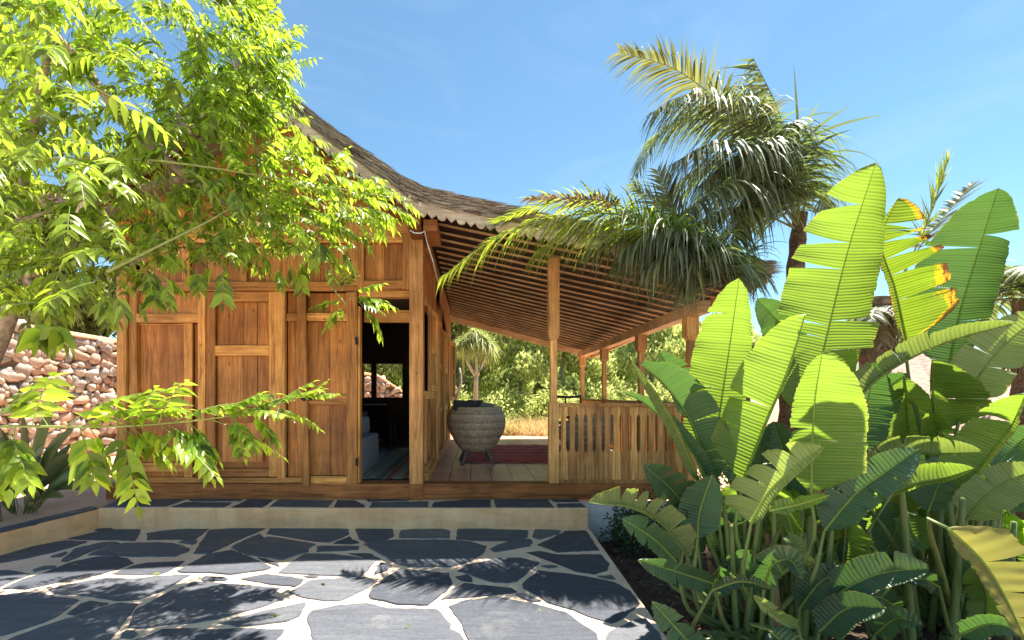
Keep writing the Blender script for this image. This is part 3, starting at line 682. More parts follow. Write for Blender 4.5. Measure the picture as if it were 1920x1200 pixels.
# tie beam over the right-hand posts, and a plate
MB().hexa([(VX-.07,4.62,2.15),(VX+.07,4.62,2.15),(VX+.07,10.0,2.13),(VX-.07,10.0,2.13),(VX-.07,4.62,2.28),(VX+.07,4.62,2.28),(VX+.07,10.0,2.24),(VX-.07,10.0,2.24)]).build('eave_beam',M['ceil'],house,bevel=.006)
# railing in front
rl=MB().box(hx(1046.5),hx(1286),FY-.045,FY+.03,hz(762.5),hz(755.5)).build('railing',M['rail'],house,bevel=.004); rl['label']='front veranda railing of upright boards with pointed slots'
MB().box(hx(1047.5),hx(1286),FY-.03,FY+.025,hz(906),hz(899)).build('bottom_rail',M['rail'],rl,bevel=.003)
def slat(x0,w,y,mat,par,first=False):
    zt,zb=hz(763),hz(899.5); c=x0+w/2; h=w/2-.0015; g=.0185; s1,s2=hz(776),hz(782); e1,e2=hz(842),hz(849)
    poly=[(c-h,zb),(c+h,zb),(c+h,e2),(c+h-g,e1),(c+h-g,s2),(c+h,s1),(c+h,zt),(c-h,zt),(c-h,s1),(c-h+g,s2),(c-h+g,e1),(c-h,e2)]
    m=MB(); m.prism(poly,lambda a,b,d:(a,y+d,b),.004,-.014); return m.build('slat',M[mat],par,bevel=.002)
x=hx(1048); 
while x<hx(1284): slat(x,.0945,FY+random.uniform(-.002,.002),'rail',rl); x+=.0948
# side railing along the right posts
r2=MB().box(VX-.04,VX+.03,4.99,9.75,hz(762.5),hz(755.5)).build('railing',M['wood_y'],house,bevel=.004); r2['label']='side veranda railing running back along the right posts'
MB().box(VX-.03,VX+.02,4.99,9.75,.40,.44).build('bottom_rail',M['wood_y'],r2)
y=5.0; sd=MB()
while y<9.7: sd.box(VX-.012,VX+.004,y,y+.064,.44,hz(763)); y+=.0948
sd.build('side_slats',M['rail'],r2)
# ---- veranda roof: a ruled surface falling to the right
FRY,BKY=4.42,10.2
def vu(x,y):     # underside height
    t=(y-FRY)/(BKY-FRY); zl=3.155*(1-t)+3.10*t
    zr=2.47*(1-t)+2.24*t; xr=2.84*(1-t)+2.67*t
    return zl+(zr-zl)*((x+.55)/(xr+.55))
def xr(y): t=(y-FRY)/(BKY-FRY); return 2.84*(1-t)+2.67*t
bt=MB(); y=FRY+.10
while y<BKY-.05:
    a=Vector((-.47,y,vu(-.47,y)-.014)); b=Vector((xr(y)-.05,y,vu(xr(y)-.05,y)-.014+random.uniform(-.006,.006))); bt.cur=random.random()
    bt.bar(a,b,.028,.018); y+=.232
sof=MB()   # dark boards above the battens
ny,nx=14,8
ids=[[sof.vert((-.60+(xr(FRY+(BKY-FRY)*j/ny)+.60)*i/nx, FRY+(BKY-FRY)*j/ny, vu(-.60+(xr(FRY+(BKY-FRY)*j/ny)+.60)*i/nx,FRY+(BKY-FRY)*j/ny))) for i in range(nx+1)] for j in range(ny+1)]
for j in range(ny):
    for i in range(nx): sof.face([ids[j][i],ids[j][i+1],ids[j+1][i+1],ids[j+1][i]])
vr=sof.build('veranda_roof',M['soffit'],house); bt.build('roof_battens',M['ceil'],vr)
# thatch body as a lofted profile
def topz(x):
    z=roofz(x)+.155
    return z
def thatch_section(x,y):
    if x<-.55: return roofz(x)+.012, roofz(x)+.165
    u=vu(x,y)+.012; k=min(1,(x+.55)/3.3); return u, u+.165-.05*k
tx=[-4.1,-3.85,-3.55,-3.29,-2.94,-2.58,-2.2,-1.82,-1.46,-1.11,-.85,-.55,-.2,.12,.6,1.1,1.6,2.1,2.5]; 
def tg(b,t): 
    return tx+[xr(t)+.03]
ty=np.linspace(FRY-.02,BKY+.02,24)
T=MB(); top=[];bot=[]
for y in ty:
    row=tx+[xr(y)+.04]; 
    top.append([T.vert((x,y+random.uniform(-.01,.01),thatch_section(x,y)[1]+random.uniform(-.012,.012))) for x in row]); bot.append([T.vert((x,y,thatch_section(x,y)[0])) for x in row])
for j in range(len(ty)-1):
    for i in range(len(tx)):
        T.face([top[j][i],top[j][i+1],top[j+1][i+1],top[j+1][i]]); T.face([bot[j][i],bot[j+1][i],bot[j+1][i+1],bot[j][i+1]])
    T.face([top[j][-1],bot[j][-1],bot[j+1][-1],top[j+1][-1]]); T.face([top[j][0],top[j+1][0],bot[j+1][0],bot[j][0]])
for i in range(len(tx)):
    T.face([top[0][i],bot[0][i],bot[0][i+1],top[0][i+1]]); T.face([top[-1][i],top[-1][i+1],bot[-1][i+1],bot[-1][i]])
th=T.build('thatched_roof',M['thatch'],house)
# loose straws lying along the verge face, over the top edge and bristling from it
Vs=[];rs=[]
def straw(a,b,w,up):
    a=Vector(a);b=Vector(b);t=(b-a).normalized();s=t.cross(Vector(up)).normalized()*w; m=(a+b)/2+Vector(up)*random.uniform(-.006,.010)
    Vs.extend([a-s,a+s,m+s,m-s, m-s,m+s,b+s*.3,b-s*.3]); rs.extend([random.random()]*8)
for k in range(11000):
    x=random.uniform(-4.05,2.8); face=random.random()<.55
    L=random.uniform(.10,.34); y=FRY-.03
    x2=x+L*random.uniform(.6,1)*(1 if x>-2.2 else -1)
    x2=min(x2,2.98 if random.random()<.5 else 2.9)
    if face:
        q=random.random(); b0,t0=thatch_section(min(x,2.83),y); b1,t1=thatch_section(min(x2,2.83),y); j=random.uniform(-.022,.022)
        a=(x,y-random.uniform(.0,.022),b0+(t0-b0)*q); b=(x2,y-random.uniform(.0,.04),b1+(t1-b1)*q+j); straw(a,b,random.uniform(.0016,.004),(0,-1,0))
    else:
        y=FRY-.02+abs(random.gauss(0,.35)); b0,t0=thatch_section(min(x,2.83),y); b1,t1=thatch_section(min(x2,2.83),y)
        a=(x,y,t0+random.uniform(-.01,.006)); b=(x2,y+random.uniform(-.06,.04),t1+random.uniform(.0,.028)); straw(a,b,random.uniform(.0016,.0035),(0,0,1))
for k in range(2200):     # right eave ends
    y=random.uniform(FRY-.03,BKY); X=xr(y); b0,t0=thatch_section(X-.1,y); q=random.random()
    straw((X-.12,y,b0+(t0-b0)*q),(X+random.uniform(.03,.13),y+random.uniform(-.03,.03),b0+(t0-b0)*q-random.uniform(.0,.07)),.003,(0,-1,0))
V=np.array([v[:] for v in Vs]); np_obj('loose_straw',V,np.arange(len(V)).reshape(-1,4),M['thatch'],rs,parent=th)
# fascia boards with scallops, following the verge
def scallop(p0,p1,depth,n,y0,y1,name,mat,saw=False):
    a=Vector(p0); b=Vector(p1); mb=MB(); L=(b-a).length; t=(b-a)/L
    topv=[];botv=[]; K=8
    for i in range(n*K+1):
        s=i/(n*K); ph=(i%K)/K; cyc=(i//K)
        if saw: d=abs(ph-.5)*2*.022
        else:
            d = .045*(1-math.sqrt(max(0,1-(2*ph-1)**2))) if cyc%2==0 else .045*(abs(ph-.5)*2)
        p=a+t*(L*s); topv.append((p.x,p.y,p.z)); botv.append((p.x,p.y,p.z-depth+d))
    A=[mb.vert((x,y0,z)) for x,yy,z in topv]; B=[mb.vert((x,y0,z)) for x,yy,z in botv]; A2=[mb.vert((x,y1,z)) for x,yy,z in topv]; B2=[mb.vert((x,y1,z)) for x,yy,z in botv]
    for i in range(len(A)-1):
        mb.face([A[i],B[i],B[i+1],A[i+1]]); mb.face([A2[i],A2[i+1],B2[i+1],B2[i]]); mb.face([B[i],B2[i],B2[i+1],B[i+1]]); mb.face([A[i],A[i+1],A2[i+1],A2[i]])
    return mb.build(name,M[mat],th)
ups=UP[::-1]
for (a,b) in zip(ups,ups[1:]):
    L=math.hypot(b[0]-a[0],b[1]-a[1]); scallop((a[0],0,a[1]+.012),(b[0],0,b[1]+.012),.135,max(2,round(L/.095)),FRY-.035,FRY-.012,'scalloped_fascia','grey_wood')
    scallop((-4.4-b[0],0,b[1]+.012),(-4.4-a[0],0,a[1]+.012),.135,max(2,round(L/.095)),FRY-.035,FRY-.012,'scalloped_fascia','grey_wood')
scallop((-.55,0,3.172),(2.84,0,vu(2.84,FRY)+.012),.125,36,FRY-.040,FRY-.016,'scalloped_fascia','grey_wood')
scallop((-.50,0,vu(-.5,BKY)+.01),(2.67,0,vu(2.67,BKY)+.01),.145,58,BKY-.01,BKY+.015,'saw_tooth_fascia','ceil',True)
MB().hexa([(2.80,FRY,2.385),(2.83,FRY,2.385),(2.66,BKY,2.135),(2.63,BKY,2.135),(2.80,FRY,2.50),(2.83,FRY,2.50),(2.66,BKY,2.25),(2.63,BKY,2.25)]).build('eave_fascia',M['ceil'],th)
# rafters showing under the verge of the steep roof + purlin ends at the corner
rf=MB()
for a,b in zip(UP,UP[1:]):
    rf.bar((a[0],4.62,a[1]-.03),(b[0],4.62,b[1]-.03),.05,.06,(0,1,0)); rf.bar((-4.4-a[0],4.62,a[1]-.03),(-4.4-b[0],4.62,b[1]-.03),.05,.06,(0,1,0))
rf.build('verge_rafter',M['sill'],th)
MB().box(-.66,-.52,4.40,4.90,2.96,3.10).build('beam_end',M['sill'],house,bevel=.006); MB().box(-.50,-.36,4.46,4.96,2.93,3.04).build('beam_end',M['sill'],house,bevel=.006)
w=MB(); w.tube([P(768,432,4.36),P(778,437,4.37),P(790,437,4.37),P(796,434,4.37),P(800,452,4.5),P(812,490,4.6),P(822,535,5.2)],.006,6); w.build('cable',M['wire'],house)
sc=MB()
for px,py in ((653,290),(769,369),(788,382)): sc.tube([P(px,py,FRY-.045),P(px,py,FRY-.035)],.016,10)
sc.build('roof_washer',M['screw'],th)
# ------------------------------------------------------------------ interior things
sf=empty('sofa',(-1.7,5.7,.372),'blue-grey upholstered sofa end seen inside the dark doorway','sofa')
MB().box(-2.6,-1.31,5.23,6.25,.375,.80).build('base',M['sofa'],sf,bevel=.03)
MB().box(-2.6,-1.40,5.26,6.15,.80,1.04).build('seat_cushion',M['sofa'],sf,bevel=.05); MB().box(-2.6,-1.42,5.3,6.1,1.04,1.10).build('throw',M['cush_dark'],sf,bevel=.02)
def rug(name,x0,x1,y0,y1,z,mat,label,nx=40,ny=60):
    mb=MB(); ids=[[mb.vert((x0+(x1-x0)*i/nx+(.012*math.sin(j*1.3) if i in(0,nx) else 0),y0+(y1-y0)*j/ny+(.012*math.sin(i*.9)+random.uniform(-.01,.01) if j in(0,ny) else 0),z+.004*math.sin(i*.6+j*.3)+random.uniform(0,.003))) for i in range(nx+1)] for j in range(ny+1)]
    for j in range(ny):
        for i in range(nx): mb.face([ids[j][i],ids[j][i+1],ids[j+1][i+1],ids[j+1][i]])
    for i in range(nx):      # rough end fringe
        pass
    o=mb.build(name,M[mat],origin=((x0+x1)/2,(y0+y1)/2,z)); s=o.modifiers.new('thick','SOLIDIFY'); s.thickness=.008; return tag(o,label,'rug')
rug('rug',-1.35,-.66,5.12,8.0,.385,'rug_grey','grey-green woven rug on the dark floor inside the doorway')
rug('rug',-.13,1.95,6.30,8.5,.385,'rug_red','red striped flat-woven rug on the veranda floor under the wicker armchair',60,80)
# dark chair and desk inside
dk=empty('desk',(-1.75,9.3,.372),'dark wooden desk under the rear window of the room','desk')
MB().box(-2.6,-.9,9.0,9.65,1.08,1.12).build('desk_top',M['dark_wood'],dk,bevel=.005)
for x in (-2.55,-.98):
    for y in (9.05,9.55): MB().box(x,x+.06,y,y+.06,.372,1.08).build('leg',M['dark_wood'],dk)
dc=empty('chair',(-1.25,8.2,.372),'dark chair standing in front of the desk inside the room','chair')
MB().box(-1.5,-1.02,7.95,8.4,.79,.83).build('seat',M['dark_wood'],dc,bevel=.01)
for x in (-1.49,-1.07):
    for y in (7.97,8.34): MB().box(x,x+.04,y,y+.04,.372,.79).build('leg',M['dark_wood'],dc)
bb=MB(); bb.hexa([(-1.5,7.96,.83),(-1.02,7.96,.83),(-1.02,7.99,.83),(-1.5,7.99,.83),(-1.52,7.88,1.24),(-1.0,7.86,1.18),(-1.0,7.89,1.18),(-1.52,7.91,1.24)]); bb.build('backrest',M['dark_wood'],dc,bevel=.008)
# ------------------------------------------------------------------ wicker armchairs
def wicker_chair(name,cx,cy,z0,rot,label,rmax,zb,zt,cush,legmat,openness=1):
    t=empty(name,(cx,cy,z0),label,'armchair','wicker armchairs on the veranda'); t.rotation_euler=(0,0,0)
    rows,cols=76,132; V=[];rn=[]
    prof=[(0,.46),(.08,.58),(.25,.76),(.45,.90),(.62,.985),(.76,1.0),(.86,.975),(.94,.91),(1,.83)]
    def pr(s):
        for (a,b),(c,d) in zip(prof,prof[1:]):
            if s<=c: return b+(d-b)*(s-a)/(c-a)
        return prof[-1][1]
    for j in range(rows+1):
        s=j/rows
        for i in range(cols):
            a=2*math.pi*i/cols; front=max(0,math.cos(a-rot))   # rot = open direction
            ztop=zt-(zt-zb)*.42*sm(.15,.75,front)*openness
            z=zb+(ztop-zb)*s; r=rmax*pr(s)
            w=.0042*(1 if ((i//2)+j//2)%2 else -1)+.005*math.sin(i*.42)+random.uniform(-.001,.001)
            V.append((cx+(r+w)*math.cos(a),cy+(r+w)*math.sin(a),z+random.uniform(-.0012,.0012))); rn.append(((j//2*7919)%13)/13*.40+random.random()*.6)
    F=[(j*cols+i,j*cols+(i+1)%cols,(j+1)*cols+(i+1)%cols,(j+1)*cols+i) for j in range(rows) for i in range(cols) if not (random.random()<.004)]
    b=np_obj('woven_body',V,F,M['wicker'],rn,parent=t); s_=b.modifiers.new('thick','SOLIDIFY'); s_.thickness=.02; s_.offset=-1
    rim=MB(); pts=[]
    for i in range(64):
        a=2*math.pi*i/64; front=max(0,math.cos(a-rot)); ztop=zt-(zt-zb)*.42*sm(.15,.75,front)*openness; r=rmax*.83
        pts.append((cx+r*math.cos(a),cy+r*math.sin(a),ztop+.004*math.sin(i*3)))
    pts.append(pts[0]); rim.tube(pts,.022,8,cap=False); rim.build('rim',M['wicker'],t,smooth=True)
    bt=MB(); n=24; c0=bt.vert((cx,cy,zb+.01)); rg=[bt.vert((cx+rmax*.5*math.cos(6.283*k/n),cy+rmax*.5*math.sin(6.283*k/n),zb+.005)) for k in range(n)]
    for k in range(n): bt.face([c0,rg[(k+1)%n],rg[k]])
    bt.build('underside',M['wicker'],t)
    for k in range(4):
        a=rot+math.pi/4+k*math.pi/2+.35; d=Vector((math.cos(a),math.sin(a),0)); m=MB()
        m.tube([Vector((cx,cy,zb+.05))+d*rmax*.45,Vector((cx,cy,z0+.003))+d*rmax*.74],[.034,.021],10); m.build('leg',M[legmat],t,smooth=True)
    st=MB(); n=28; rr=rmax*.82; zz=zb+(zt-zb)*.50
    A=[st.vert((cx+rr*math.cos(6.283*k/n),cy+rr*math.sin(6.283*k/n),zz)) for k in range(n)]; B=[st.vert((cx+rr*math.cos(6.283*k/n),cy+rr*math.sin(6.283*k/n),zz+.09)) for k in range(n)]
    st.face(A[::-1]); st.face(B)
    for k in range(n): st.face([A[k],A[(k+1)%n],B[(k+1)%n],B[k]])
    st.build('seat_cushion',M[cush],t,bevel=.02)
    return t
def cushion(mb,c,w,h,th,yaw,tilt,rol=0):
    Mx=Matrix.Translation(c)@Matrix.Rotation(yaw,4,'Z')@Matrix.Rotation(tilt,4,'X')@Matrix.Rotation(rol,4,'Y'); n=12
    for sgn in (1,-1):
        ids=[[mb.vert(Mx@Vector((w/2*u*(1-.06*(1-abs(v))),sgn*th/2*((1-u*u)*(1-v*v))**.45,h/2*v*(1-.06*(1-abs(u)))))) for u in np.linspace(-1,1,n)] for v in np.linspace(-1,1,n)]
        for a in range(n-1):
            for b in range(n-1):
                q=[ids[a][b],ids[a][b+1],ids[a+1][b+1],ids[a+1][b]]; mb.face(q if sgn<0 else q[::-1])
    return mb
ac=wicker_chair('wicker_armchair',.03,6.36,.372,R(75),'round-backed grey wicker armchair seen from behind on the veranda, beside the open doors',.405,.535,1.135,'cush_grey','leg')
o=cushion(MB(),Vector((-.09,6.19,1.065)),.40,.38,.14,R(8),R(14)).build('cushion',M['cush_dark'],origin=(-.09,6.19,1.065),smooth=True); tag(o,'charcoal cushion leaning in the wicker armchair, left of the grey one','cushion')
o=cushion(MB(),Vector((.08,6.25,1.05)),.38,.38,.14,R(-12),R(18),R(10)).build('cushion',M['cush_grey'],origin=(.08,6.25,1.05),smooth=True); tag(o,'grey cushion leaning in the wicker armchair, right of the charcoal one','cushion')
w2=wicker_chair('wicker_armchair',1.72,6.9,.372,R(150),'low wicker armchair with red cushion half hidden behind the veranda railing',.46,.46,1.0,'cush_red','leg',.6)
o=cushion(MB(),Vector((1.70,6.75,1.02)),.62,.34,.15,R(15),R(75)).build('cushion',M['cush_red'],origin=(1.7,6.75,1.02),smooth=True); tag(o,'dark red cushion on the wicker armchair behind the railing','cushion')
# wooden armchair whose curved back shows over the rail
wc=empty('wooden_chair',(1.62,8.3,.372),'dark wooden chair with a curved back rail showing above the veranda railing','chair')
pts=[(1.62+.27*math.cos(a),8.1+.24*math.sin(a),1.29+.012*math.cos(2*a)) for a in np.linspace(R(165),R(375),14)]
MB().tube(pts,.022,8).build('back_rail',M['dark_wood'],wc,smooth=True)
for k in (2,6,11): p=pts[k]; MB().tube([(p[0],p[1],1.28),(p[0]*.98+.03,p[1]+.02,.84)],.014,6).build('spindle',M['dark_wood'],wc)
MB().box(1.38,1.86,7.9,8.35,.80,.84).build('seat',M['dark_wood'],wc,bevel=.01)
for x in (1.40,1.80):
    for y in (7.92,8.3): MB().box(x,x+.04,y,y+.04,.372,.80).build('leg',M['dark_wood'],wc)
# ------------------------------------------------------------------ big-leaved bird of paradise plants
CAMP=Vector((0,0,EYE))
def bez(pts,n):
    pts=[Vector(p) for p in pts]
    if len(pts)==2: return [pts[0].lerp(pts[1],i/(n-1)) for i in range(n)]
    out=[]   # Catmull-Rom through the points, evenly resampled
    ext=[pts[0]*2-pts[1]]+pts+[pts[-1]*2-pts[-2]]; dense=[]
    for i in range(1,len(ext)-2):
        p0,p1,p2,p3=ext[i-1:i+3]
        for k in range(16):
            t=k/16; dense.append(.5*((2*p1)+(p2-p0)*t+(2*p0-5*p1+4*p2-p3)*t*t+(3*p1-p0-3*p2+p3)*t**3))
    dense.append(pts[-1]); d=[0]
    for a,b in zip(dense,dense[1:]): d.append(d[-1]+(b-a).length)
    j=0
    for i in range(n):
        s=d[-1]*i/(n-1)
        while j<len(d)-2 and d[j+1]<s: j+=1
        t=(s-d[j])/max(1e-9,d[j+1]-d[j]); out.append(dense[j].lerp(dense[j+1],t))
    return out
def blade(parent, mid, wl, wr, root, mat='leaf_banana', roll=0, fold=(18,18), curl=(0,0), tears=(), n=64, tipcurl=0, name='leaf', label=None, shape=.62, gap=.010, wob=.10):
    """mid: midrib points from blade base to tip; wl/wr half widths in metres; tears: (side, t, size)"""
    mb=MB(); mb.cur=random.random(); ms=bez(mid,n); L=sum((b-a).length for a,b in zip(ms,ms[1:])); cols=6
    fr=[]
    for i,p in enumerate(ms):
        T=(ms[min(i+1,n-1)]-ms[max(i-1,0)]).normalized(); V=(CAMP-p).normalized(); nn=(V-T*V.dot(T)).normalized()
        S=T.cross(nn).normalized(); S=S if True else S
        rot=Matrix.Rotation(R(roll),3,T); fr.append((p,T,rot@nn,rot@S))
    def at(t):
        x=t*(n-1); i=min(n-2,int(x)); f=x-i; a,b=fr[i],fr[i+1]
        return tuple(a[k].lerp(b[k],f) for k in range(4))
    def w(t):
        t=min(max(t,0),1); a=min(1,(t/.16))**.7 if t<.16 else 1; b=(1-max(0,(t-.45)/.55)**2.3)**.62
        return a*b*(1-.05*t)
    ph=[random.uniform(0,6.28) for _ in range(4)]
    tears=list(tears)
    for _ in range(random.randint(1,4)): tears.append((random.choice((-1,1)),random.uniform(.15,.9),random.uniform(.002,.008)))
    fold=(fold[0]+8,fold[1]+8)
    for side,W in ((-1,wl),(1,wr)):
        if W<=0: continue
        cuts=sorted([(t,g) for s,t,g in tears if s==side]); bl=[0]+[c[0] for c in cuts]+[1]
        for k in range(len(bl)-1):
            ta,tb=bl[k],bl[k+1]; rows=max(3,int((tb-ta)*n)+1); fo=random.uniform(-14,10) if len(bl)>2 else 0
            sa=cuts[k-1][1] if k>0 else 0; sb=cuts[k][1] if k<len(cuts) else 0
            grid=[]
            for r in range(rows):
                t0=ta+(tb-ta)*r/(rows-1); rowv=[]
                for c in range(cols+1):
                    q=c/cols
                    t=t0; s=r/(rows-1)
                    t+= (1-s)*sa*q**1.6 - s*sb*q**1.6
                    p,T,N,S=at(min(max(t,0),1))
                    d=W*w(t0)*q
                    f=R(fold[0 if side<0 else 1]+fo*q)+R(curl[0 if side<0 else 1])*q*q
                    lead=.16*d*(1-t0*.5)
                    wav=W*wob*q*q*(math.sin(t0*L*16+ph[0]+side)+.6*math.sin(t0*L*37+ph[1]*side))*.5 + W*.012*math.sin(t0*L*140)*q
                    pos=p+S*(side*d*math.cos(f))+N*(d*math.sin(f)+wav)+T*lead
                    jag=random.uniform(-.006,.006) if c==cols else 0
                    if c==cols: pos=pos-S*side*abs(random.gauss(0,.004))
                    rowv.append((mb.vert(pos+T*jag),(t0*L,q)))
                grid.append(rowv)
            for r in range(rows-1):
                for c in range(cols):
                    a,b,e,d_=grid[r][c],grid[r][c+1],grid[r+1][c+1],grid[r+1][c]
                    ids=[a[0],b[0],e[0],d_[0]]; uv=[a[1],b[1],e[1],d_[1]]
                    if side<0: ids=ids[::-1]; uv=uv[::-1]
                    mb.face(ids,0,uv)
    # midrib and stalk
    rib=[p+N*.002 for p,T,N,S in fr]
    mb.tube(rib,[.0075*(1-.8*i/(n-1)) for i in range(n)],6,1)
    if root is not None:
        a=ms[0]; T=fr[0][1]; rt=Vector(root); c=a-(T*.35+Vector((0,0,.65))).normalized()*min(.30,(a-rt).length*.4) if T.z>0 else a-T*.10+Vector((0,0,-.05))
        mb.tube(bez([rt,(rt+c)/2+Vector((random.uniform(-.03,.03),random.uniform(-.02,.02),0)),c,a],14),[.021-.0135*(i/13) for i in range(14)],8,2,cap=False)
    o=mb.build(name,[M[mat],M['midrib'],M['petiole']],parent,smooth=True)
    if label: o['label']=label
    return o
def plant(name,loc,label,cat): return empty(name,loc,label,cat)
b1=plant('bird_of_paradise_plant',(1.72,2.75,-.14),'banana-like clump of tall yellow-green paddle leaves beside the patio edge','plant')
b2=plant('bird_of_paradise_plant',(3.05,2.95,-.14),'right-hand banana-like clump with a burnt-edged leaf and a yellowing leaf','plant')
def rt(b,sx=.16,sy=.12): 
    l=b.location; return (l.x+random.uniform(-sx,sx),l.y+random.uniform(-sy,sy),-.13)
def m_(lst): return [P(*q) for q in lst]
def px2m(w,Y): return w*Y/FPX
def LF(b,lst,wl,wr,**k):
    Y=sum(q[2] for q in lst)/len(lst)
    root=k.pop('root',rt(b)); return blade(b,m_(lst),px2m(wl*.9,Y),px2m(wr*.9,Y),root,**k)
# first clump, roughly back to front
LF(b1,[(1512,790,3.0),(1548,640,2.95),(1590,470,2.78),(1642,306,2.5)],102,88,fold=(8,14),tears=[(-1,.40,.012),(-1,.62,.018),(-1,.72,.03),(-1,.86,.03),(1,.30,.008),(1,.42,.012)],curl=(0,10),roll=-4)
LF(b1,[(1335,880,2.85),(1350,770,2.8),(1368,650,2.7),(1386,522,2.45)],74,48,fold=(6,10),tears=[(-1,.42,.012)],curl=(10,10))
LF(b1,[(1300,790,3.1),(1278,730,3.1),(1236,658,3.0)],26,48,mat='leaf_dark',tears=[(1,.3,.02),(1,.5,.03),(1,.7,.03)],fold=(10,25))
LF(b1,[(1345,960,2.7),(1305,860,2.7),(1225,770,2.6),(1168,735,2.5)],10,26,mat='leaf_dark',fold=(50,35),roll=20)
LF(b1,[(1330,905,2.72),(1300,800,2.7),(1250,725,2.6),(1200,682,2.52)],5,70,fold=(24,6),tears=[(1,.42,.02),(1,.62,.02)],curl=(0,8),mat='leaf_dark')
LF(b1,[(1312,905,2.62),(1268,805,2.56),(1220,725,2.48),(1183,675,2.40)],24,16,fold=(14,55),curl=(20,0),mat='leaf_pale')
LF(b1,[(1392,905,2.55),(1432,800,2.5),(1476,695,2.38),(1510,588,2.25)],92,26,fold=(4,60),tears=[(-1,.46,.02)],curl=(12,20))
LF(b1,[(1521,925,2.45),(1523,840,2.4),(1528,750,2.3),(1542,660,2.15)],44,92,fold=(16,6),curl=(0,6))
LF(b1,[(1306,1000,2.7),(1270,930,2.65),(1208,872,2.5)],42,52,mat='leaf_dark',tears=[(1,.4,.03),(1,.6,.04),(1,.75,.03),(-1,.5,.02)],fold=(20,20))
LF(b1,[(1308,1010,2.6),(1312,960,2.6),(1335,890,2.5)],46,46,mat='leaf_dark',fold=(18,20))
LF(b1,[(1292,1048,2.5),(1245,985,2.45),(1185,950,2.35),(1104,942,2.2)],12,46,mat='leaf_pale',tears=[(1,.25,.02),(1,.42,.03),(1,.52,.03),(1,.62,.03),(1,.74,.02)],fold=(60,5),curl=(0,10))
LF(b1,[(1268,1052,2.55),(1225,1010,2.5),(1166,972,2.35)],28,34,mat='leaf_dark',fold=(20,12))
LF(b1,[(1337,1094,2.4),(1270,1072,2.3),(1196,1050,2.15)],30,26,fold=(10,24),mat='leaf_dark')
LF(b1,[(1408,982,2.4),(1440,925,2.3),(1485,880,2.2),(1545,838,2.1)],74,34,mat='leaf_pale',tears=[(-1,.25,.03),(-1,.42,.04),(-1,.6,.05),(-1,.78,.04)],fold=(5,30),curl=(25,30))
LF(b1,[(1442,957,2.2),(1500,945,2.15),(1556,928,2.05)],22,16,fold=(30,20),root=None)
LF(b1,[(1545,995,2.45),(1605,925,2.4),(1660,885,2.35),(1722,842,2.3)],46,44,mat='leaf_dark',tears=[(-1,.35,.03),(-1,.55,.02),(1,.5,.02),(1,.7,.02)],fold=(16,20))
LF(b1,[(1578,1062,2.6),(1583,1020,2.6),(1588,972,2.5)],46,46,fold=(10,14))
LF(b1,[(1432,1100,2.3),(1448,1060,2.2),(1480,1050,2.1),(1505,1085,2.0)],36,26,mat='leaf_dark',tears=[(-1,.4,.03),(1,.6,.04)],fold=(20,20))
LF(b1,[(1480,1000,2.3),(1500,1045,2.2),(1532,1055,2.1)],24,20,mat='leaf_pale',tears=[(-1,.5,.05),(1,.4,.05)],fold=(10,30))
LF(b1,[(1335,1106,2.3),(1390,1090,2.25),(1446,1104,2.1)],18,16,mat='leaf_dark',tears=[(-1,.4,.05),(-1,.6,.05),(1,.5,.05)],fold=(20,20))
LF(b1,[(1560,1122,2.4),(1610,1090,2.35),(1665,1072,2.3),(1744,1066,2.2)],46,34,mat='leaf_dark',tears=[(-1,.72,.03)],fold=(14,20))
LF(b1,[(1535,1185,2.35),(1590,1140,2.3),(1662,1140,2.2)],36,40,mat='leaf_dark',fold=(14,20))
LF(b1,[(1495,1176,2.2),(1450,1150,2.1),(1412,1116,2.0)],16,20,fold=(30,20),mat='leaf_pale')
LF(b1,[(1315,1230,2.3),(1270,1180,2.25),(1222,1128,2.2)],34,34,mat='leaf_dark',tears=[(-1,.4,.04),(-1,.6,.04),(1,.35,.04),(1,.6,.05)],fold=(20,20))
LF(b1,[(1330,1190,2.4),(1350,1215,2.3),(1395,1240,2.2)],30,30,mat='leaf_dark',fold=(20,20))
LF(b1,[(1440,1180,2.2),(1480,1215,2.1),(1530,1260,2.0)],34,30,mat='leaf_dark',tears=[(-1,.5,.04)],fold=(20,20))
LF(b1,[(1385,920,2.9),(1400,850,2.9),(1440,800,2.8)],40,40,mat='leaf_dark',fold=(18,18))
LF(b1,[(1465,960,2.8),(1475,880,2.8),(1450,790,2.8)],50,40,mat='leaf_dark',fold=(18,18))
LF(b1,[(1375,1050,2.8),(1350,1000,2.8),(1335,960,2.7)],40,34,mat='leaf_dark',fold=(18,18))
LF(b1,[(1500,1040,2.8),(1520,980,2.8),(1560,930,2.8)],44,40,mat='leaf_dark',fold=(18,18),tears=[(1,.5,.03)])
LF(b1,[(1600,850,3.1),(1625,760,3.1),(1640,680,3.0)],50,50,mat='leaf_dark',fold=(12,18),tears=[(1,.5,.03),(-1,.4,.03)])
LF(b1,[(1500,700,3.2),(1470,620,3.2),(1420,560,3.1)],40,40,mat='leaf_dark',fold=(12,18),tears=[(1,.5,.03),(-1,.4,.03)])
LF(b1,[(1500,1140,2.5),(1540,1090,2.45),(1590,1070,2.4)],34,30,mat='leaf_dark',fold=(14,20))
LF(b1,[(1400,1130,2.6),(1385,1080,2.6),(1400,1030,2.5)],34,36,mat='leaf_dark',fold=(14,20))
random.seed(77)
